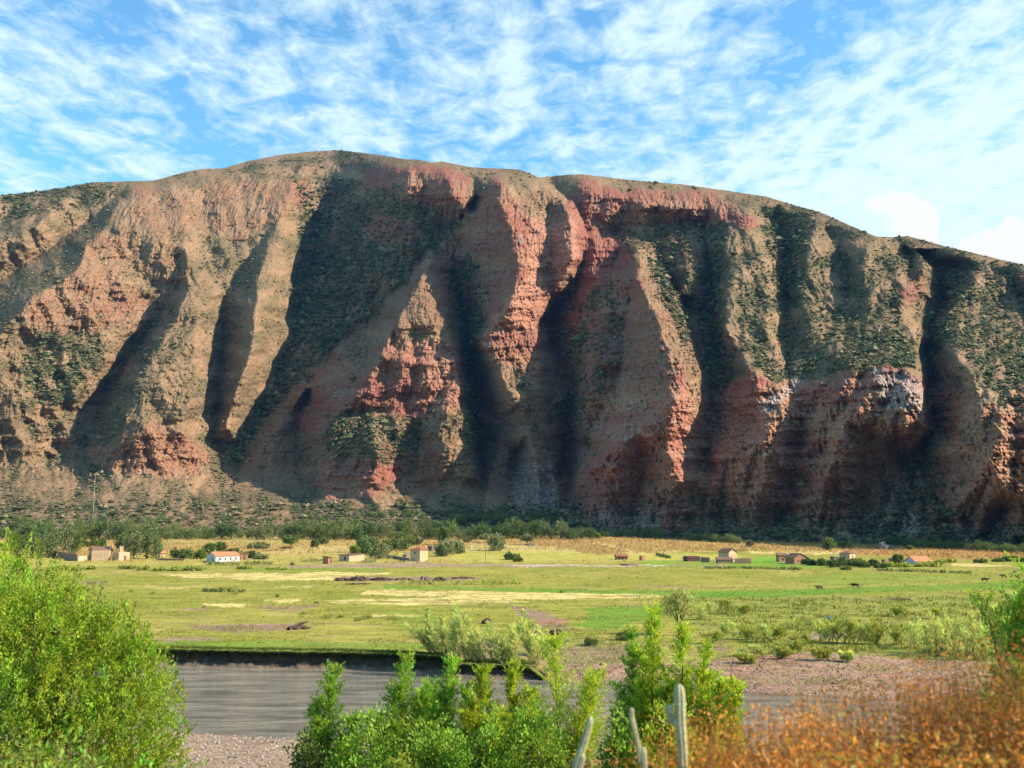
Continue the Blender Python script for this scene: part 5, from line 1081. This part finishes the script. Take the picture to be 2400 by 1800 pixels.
# tree on the far bank with a round crown
x, y, z = place(1592, 1490, 100); tx = pxm(y, 1)
root = empty('round_tree', (x, y, z)); tag(root, 'lone round-crowned tree with dark trunk on the gravel flat', 'tree'); s = tx
V, Q, C = crown([(0, 0, 70 * s, 34 * s, 30 * s, 26 * s), (-22 * s, 0, 66 * s, 24 * s, 24 * s, 20 * s), (20 * s, 0, 72 * s, 26 * s, 24 * s, 24 * s), (2 * s, 0, 84 * s, 30 * s, 26 * s, 18 * s)], 140, 16, .30, 5, cr=.5, jit=.3); mesh_np('crown', V, Q, L_REED, C * np.array((.85, .80, .75)), parent=root)
mesh_np('trunk', *join([tube([(0, 0, -.3), (.1, 0, 30 * s), (-.1, 0, 60 * s)], [.26, .2, .12], 8)] + [tube([(.05, 0, 26 * s), (q * 8 * s, 0, 46 * s), (q * 16 * s, 0, 66 * s)], [.12, .09, .04], 6) for q in (-1.4, -.6, .7, 1.4)]), bark, smooth=True, parent=root)
# marsh shrubs
MB, MS1, MS2, MS3 = [], [], [], []
mk = [(1930, 1505, 52, 30), (1960, 1508, 60, 34), (1990, 1510, 56, 34), (2020, 1508, 50, 40), (2050, 1512, 62, 34), (1760, 1500, 34, 34), (1790, 1505, 40, 30), (1820, 1498, 30, 34), (1860, 1530, 26, 30), (1700, 1490, 30, 30), (1672, 1508, 26, 40), (2110, 1512, 48, 34), (2150, 1520, 74, 40),
      (2190, 1530, 92, 30), (2215, 1535, 100, 40), (2250, 1530, 80, 44), (2280, 1540, 104, 40), (2310, 1545, 90, 40), (1780, 1540, 22, 40), (1830, 1545, 24, 30), (1930, 1548, 28, 30), (1985, 1552, 26, 26), (1745, 1555, 20, 26), (1880, 1512, 26, 34), (1660, 1440, 30, 30), (1700, 1438, 34, 30), (1740, 1442, 26, 30), (1640, 1452, 36, 30), (2110, 1446, 26, 22), (2200, 1450, 24, 30), (2330, 1450, 30, 30)]
for k, (u, v, hpx, wpx) in enumerate(mk):
    x, y, z = place(u, v, 90); H = pxm(y, hpx); w_ = pxm(y, wpx); g = np.random.default_rng(400 + k)
    st = [((g.normal() * w_ * .35, g.normal() * w_ * .3, -.1), (g.normal() * w_ * .45, g.normal() * .3, H * g.uniform(.6, 1.0)), 34, 13) for _ in range(6)]
    big = hpx > 70
    mo = plumes('marsh_shrub', 'tall grey-green shrub in the thick clump at the right side of the marsh' if big else 'upright olive shrub growing on the marsh and gravel bar at the right', (x, y, z), st, L_REED if k % 3 == 0 or big else L_OLV, 'tall shrubs at the right of the marsh' if big else 'olive shrubs on the marsh and gravel bar', 'shrub', wid=w_ * .30, leaf=(.24, .06), start=.1)
    (MB if big else (MS1 if u < 1720 else MS2 if u < 1920 else MS3)).append((u + v * .001, mo))
number(MB, 'tall grey-green shrub', 'in the thick right clump of the marsh'); number(MS1, 'olive shrub', 'right of the round-crowned tree'); number(MS2, 'olive shrub', 'in mid marsh above the gravel'); number(MS3, 'olive shrub', 'in the right half of the marsh')
TK = []
for (u, v, w_, h_2, lb) in ((1240, 1482, 34, 18, 'round bright green bush beside the pale stone pile'), (1385, 1512, 30, 14, 'dark green bush on the gravel right of the central willow'), (1460, 1500, 40, 16, 'low olive bush between the gravel and the lush grass'), (700, 1572, 26, 12, 'green tussock fallen on the ledge under the cut bank, left'), (735, 1574, 34, 14, 'green tussock fallen on the ledge under the cut bank, middle'), (775, 1576, 34, 13, 'green tussock at the foot of the cut bank, right')):
    x, y, z = place(u, v, 90); e = [(0, 0, pxm(y, h_2) * .45, pxm(y, w_) * .45, pxm(y, w_) * .4, pxm(y, h_2) * .5)]; r_ = empty('bank_bush', (x, y, z)); tag(r_, lb, 'bush')
    V, Q, C = crown(e, 60, 14, .22, int(u), cr=.3); mesh_np('foliage', V, Q, L_YEL if u == 1240 or u < 800 else L_MID, C, parent=r_)
# pasture tussocks that can be told apart
for k, (u, v, h_2, w_) in enumerate(((765, 1450, 12, 24), (797, 1448, 9, 12), (840, 1456, 10, 18), (860, 1452, 14, 20), (920, 1452, 10, 24), (650, 1400, 10, 8), (552, 1394, 9, 16), (1317, 1390, 10, 6), (712, 1440, 8, 16), (358, 1392, 6, 8))):
    x, y, z = place(u, v, 90); H = pxm(y, h_2); ww = pxm(y, w_); g = np.random.default_rng(600 + k); n = 130
    c = np.stack([g.normal(size=n) * ww * .3, g.normal(size=n) * ww * .25, np.zeros(n)], 1); d = g.normal(size=(n, 3)) * .35; d[:, 2] = 1
    V, Q = leaves(c, d, H * g.uniform(.5, 1.2, n), .06, g); o = mesh_np('grass_tussock', V, Q, L_OLV, np.repeat(g.uniform(.5, 1.1, (n, 1)), 4, 0) * np.ones(3)); o.location = (x, y, z); tag(o, 'dark grass tussock alone on the open pasture', 'tussock', 'dark tussocks on the pasture'); TK.append((u, o))
number(TK, 'dark grass tussock', 'on the open pasture')
DB1, DB2, DB3 = [], [], []
# ---------------------------------------------------------------- dry orange brush close to the camera
def dry(name, label, u, v, y, wpx, seed, lm, n=20000, lsz=.060, group=None):
    x, _, zt = at(u, v, y); gz = float(G(x, y)); H = zt - gz; w_ = pxm(y, wpx); g = np.random.default_rng(seed); root = empty(name, (x, y, gz)); tag(root, label, 'bush', group)
    nt_ = 90; b = np.stack([g.normal(size=nt_) * w_ * .3, g.normal(size=nt_) * .35, np.zeros(nt_) - .1], 1); tp = b * 1.5 + np.stack([g.normal(size=nt_) * w_ * .55, g.normal(size=nt_) * .35, H * (1 - .45 * g.random(nt_) ** 1.2)], 1)
    mesh_np('twig', *join([tube([b[i], (b[i] + tp[i]) / 2 + g.normal(size=3) * .06, tp[i]], [.008, .006, .003], 4) for i in range(nt_)]), mat('dry_twig', (.26, .14, .07), .9, .1), parent=root)
    k = g.integers(0, nt_, n); t_ = g.random(n) ** .7; c = b[k] + (tp[k] - b[k]) * t_[:, None] + g.normal(size=(n, 3)) * np.array([.13, .13, .10]); ax = g.normal(size=(n, 3)); ax[:, 2] += .6
    V, Q = leaves(c, ax, lsz * g.uniform(.5, 1.5, n), lsz * .30, g)
    tn = np.clip(g.normal(1, .25, nt_), .5, 1.6)[k] * g.uniform(.7, 1.3, n); gr = (g.random(nt_) < .15)[k]
    C = np.stack([tn * (1 + .1 * g.normal(size=n)), tn, tn], 1); C[gr] *= np.array((.62, 1.35, .9)); mesh_np('foliage', V, Q, lm, np.repeat(np.clip(C, .1, 2.2), 4, 0), parent=root); return root
for k, (u, v, y, wpx) in enumerate(((1640, 1665, 12, 110), (1730, 1625, 13, 120), (1820, 1610, 12.5, 130), (1900, 1620, 11, 120), (1960, 1595, 13, 130), (2040, 1612, 12, 130), (2110, 1590, 12.5, 130), (2180, 1572, 12, 120), (2250, 1560, 11.5, 120), (2310, 1530, 11.5, 110), (2370, 1480, 11, 110), (2440, 1430, 11, 120), (2150, 1700, 9, 200), (2330, 1680, 8.5, 200), (1880, 1745, 9.5, 180), (1510, 1775, 12, 90), (1440, 1790, 12.5, 70), (2220, 1520, 11, 110), (1690, 1690, 11.5, 90), (1780, 1700, 10.5, 110), (2000, 1700, 10, 140))):
    o = dry('dry_bush', 'x', u, v, y, wpx, 700 + k, L_DRY, group='rusty dry bushes at the lower right'); (DB1 if y < 10 else DB2 if u < 1600 else DB3).append((u, o))
number(DB1, 'low rusty bush', 'at the bottom right edge'); number(DB2, 'rusty dry bush', 'between the cacti at the bottom'); number(DB3, 'rusty orange bush', 'in the thicket at the lower right')
dry('near_bush', 'light green leafy bush low at the bottom left corner before the big willow', 130, 1700, 13, 120, 800, L_NEARG, 5000, .10)
dry('near_bush', 'olive bush pushing through the dry thicket at the bottom right', 2080, 1770, 8.5, 110, 801, L_OLV, 3500, .08)
# dark green shrub at the right edge
x, _, zt = at(2400, 1335, 24.0); gz = float(G(x, 24.0)); st = []
g = np.random.default_rng(4)
for q in range(30): st.append(((g.normal() * .2, g.normal() * .2, -.2), (g.normal() * .60, g.normal() * .6, (zt - gz) * g.uniform(.55, 1.0)), 100, 24))
plumes('green_shrub', 'tall dark green willow shrub cut by the right edge of the picture', (x, 24.0, gz), st, L_NEARG, wid=.8, leaf=(.13, .042), start=.2, cat='shrub')
# ---------------------------------------------------------------- columnar cacti
cact = mat('cactus_skin', (0.52, 0.46, 0.25), .7, .2, noise=[(5, .35, 5), (40, .25, 2)])
def cactus(label, segs, y):
    """segs = list of poly-lines [(u, v, radius px)] ; first is the main stem, the others are arms"""
    x0, _, z0 = at(segs[0][0][0], segs[0][0][1], y); root = empty('columnar_cactus', (x0, y, z0)); tag(root, label, 'cactus')
    for j, sg in enumerate(segs):
        P = np.array([at(u, v, y) for u, v, r in sg]) - np.array((x0, y, z0)); r = np.array([pxm(y, q[2]) for q in sg]); n = 56
        tt_ = np.linspace(0, len(P) - 1, 40); PP = np.stack([np.interp(tt_, range(len(P)), P[:, a]) for a in range(3)], 1); rr = np.interp(tt_, range(len(P)), r)
        f = np.clip((len(P) - 1 - tt_) / .35, 0, 1); rr = rr * np.sqrt(1 - (1 - f) ** 2 + 1e-4)
        V, Q = tube(PP, rr, n); cen = np.repeat(PP, n, 0); ang = np.tile(np.arange(n) / n * 2 * np.pi, 40); V = cen + (V - cen) * (1 - .26 * (np.cos(ang * 7) * .5 + .5) ** 2)[:, None]
        mesh_np('stem' if j == 0 else 'arm', V, Q, cact, smooth=True, parent=root)
cactus('tall pale columnar cactus with one short left arm, in front of the bright willows', [[(1602, 1870, 11), (1600, 1760, 11), (1594, 1690, 13), (1592, 1602, 13)], [(1590, 1700, 8), (1572, 1686, 8), (1568, 1668, 8), (1569, 1652, 8)]], 11)
cactus('slim curved cactus left of the tall one, reaching down to the dry ground', [[(1500, 1790, 6), (1496, 1750, 6), (1486, 1705, 6), (1480, 1680, 6), (1480, 1658, 6)]], 11.2)
cactus('short pale cactus stub at the bottom edge between the curved and the tall one', [[(1508, 1870, 7), (1510, 1800, 7), (1508, 1750, 7)]], 10.6)
cactus('thick leaning cactus at the bottom edge, leftmost of the cacti', [[(1336, 1880, 10), (1352, 1790, 10), (1372, 1730, 9), (1386, 1678, 7)]], 11.5)
cactus('small pale cactus shoot right of the leaning cactus base', [[(1350, 1860, 9), (1358, 1800, 8), (1368, 1766, 7)]], 11)
# ================================================================ GROUND COVER (nobody could count it)
def lookup(x, y):
    i = np.clip(np.searchsorted(rows, y), 0, len(rows) - 1); hx = half[i]; j = np.clip(np.searchsorted(cs, x / hx), 0, len(cs) - 1); return CG[i, j]
def tufts(name, label, n, yr_, smin, smax, seed, prob=None, tall=1.0, mul=1.0, xr=.62, blades=3):
    g = np.random.default_rng(seed); y = 1 / g.uniform(1 / yr_[1], 1 / yr_[0], n); x = g.uniform(-1, 1, n) * (xr * y); d = y - far_y(x); c = lookup(x, y)
    ok = (d > 1.5); 
    if prob is not None: ok &= g.random(n) < prob(x, y, c)
    x, y, c = x[ok], y[ok], c[ok]; n = len(x); z = G(x, y); s = g.uniform(smin, smax, n) * (y / 150) ** .6
    P = np.repeat(np.stack([x, y, z], 1), blades, 0); ax = g.normal(size=(n * blades, 3)) * .45; ax[:, 2] = 1
    P[:, :2] += g.normal(size=(n * blades, 2)) * .25 * np.repeat(s, blades)[:, None]
    V, Q = leaves(P, ax, np.repeat(s, blades) * tall * g.uniform(.6, 1.2, n * blades), np.repeat(s, blades) * .30, g)
    C = np.repeat(np.repeat(c * g.uniform(.6, 1.35, (n, 1)) * mul, blades, 0), 4, 0)
    o = mesh_np(name, V, Q, leafmat(name + '_leaf', (1, 1, 1), .25, 0), np.clip(C, .01, .9)); tag(o, label, 'grass', kind='stuff'); return o
tufts('pasture_grass', 'short yellow-green grass covering the valley pasture', 90000, (108, 420), .10, .34, 21, lambda x, y, c: np.clip(.30 + 1.6 * pn(x / 9, y / 14, 3) + .8 * pn(x / 2, y / 3, 13), .03, 1))
def lipx(n, seed):
    g = np.random.default_rng(seed); x = g.uniform(-75, xc2 + 2, n); y = far_y(x) + g.uniform(.45, 1.9, n); z = np.interp(x, [xc1 - 0.5, xc1 + 1.0, xc2], [0.0, -0.35, -0.45]) + .02; P = np.repeat(np.stack([x, y, z], 1), 5, 0); P[:, :2] += g.normal(size=(5 * n, 2)) * .08; ax = g.normal(size=(5 * n, 3)) * .5; ax[:, 2] = np.where(np.repeat(y - far_y(x), 5) < .9, -.5, .7); ax[:, 1] -= .5
    V, Q = leaves(P, ax, g.uniform(.18, .42, 5 * n), .06, g); o = mesh_np('bank_turf', V, Q, leafmat('bank_turf_leaf', (1, 1, 1), .2, 0), np.repeat(np.repeat(rgb(.14, .17, .03)[None] * g.uniform(.5, 1.4, (n, 1)), 5, 0), 4, 0)); tag(o, 'ragged turf hanging over the edge of the cut bank', 'grass', kind='stuff')
lipx(5200, 71)
tufts('marsh_grass', 'rough olive grass and weeds over the marsh at the right', 60000, (98, 215), .25, .65, 22, lambda x, y, c: np.clip(ss(x, 22, 42) * (.35 + 1.5 * pn(x / 5, y / 7, 8)) * np.where(c[:, 1] > c[:, 0] * .78, 1, .18), 0, 1), mul=np.array((.85, 1.0, .8)))
tufts('maize_stubble', 'tan maize stalks in the far fields', 30000, (400, 830), .25, .5, 23, lambda x, y, c: (c[:, 0] > c[:, 1] * 1.25).astype(float) * .8, tall=1.6, mul=np.array((.95, .9, .8)))
def pebbles(n, seed):
    g = np.random.default_rng(seed); x = np.concatenate([g.uniform(-50, 30, n), g.uniform(5, 75, n)]); y = np.concatenate([near_y(x[:n]) - g.uniform(-.3, 15, n), far_y(x[n:]) + g.random(n) ** 1.7 * 27])
    dd = y[n:] - far_y(x[n:]); ok = np.concatenate([np.ones(n, bool), (ss(x[n:], xc2, xc3) > .5) & (dd > .2)]); x, y = x[ok], y[ok]; z = G(x, y); s = g.gamma(2.0, .026, len(x)) + .025
    V, Q = blobs(x, y, z, s, seed); c = KA * np.array([(.34, .24, .17), (.42, .33, .25), (.24, .17, .13), (.46, .38, .31)])[g.integers(0, 4, len(x))] * g.uniform(.7, 1.2, (len(x), 1))
    o = mesh_np('river_pebbles', V, Q, mat('pebble', attr=True, rough=.85), np.repeat(c, 6, 0)); tag(o, 'grey and brown river pebbles on both gravel banks', 'pebbles', kind='stuff')
pebbles(16000, 5)
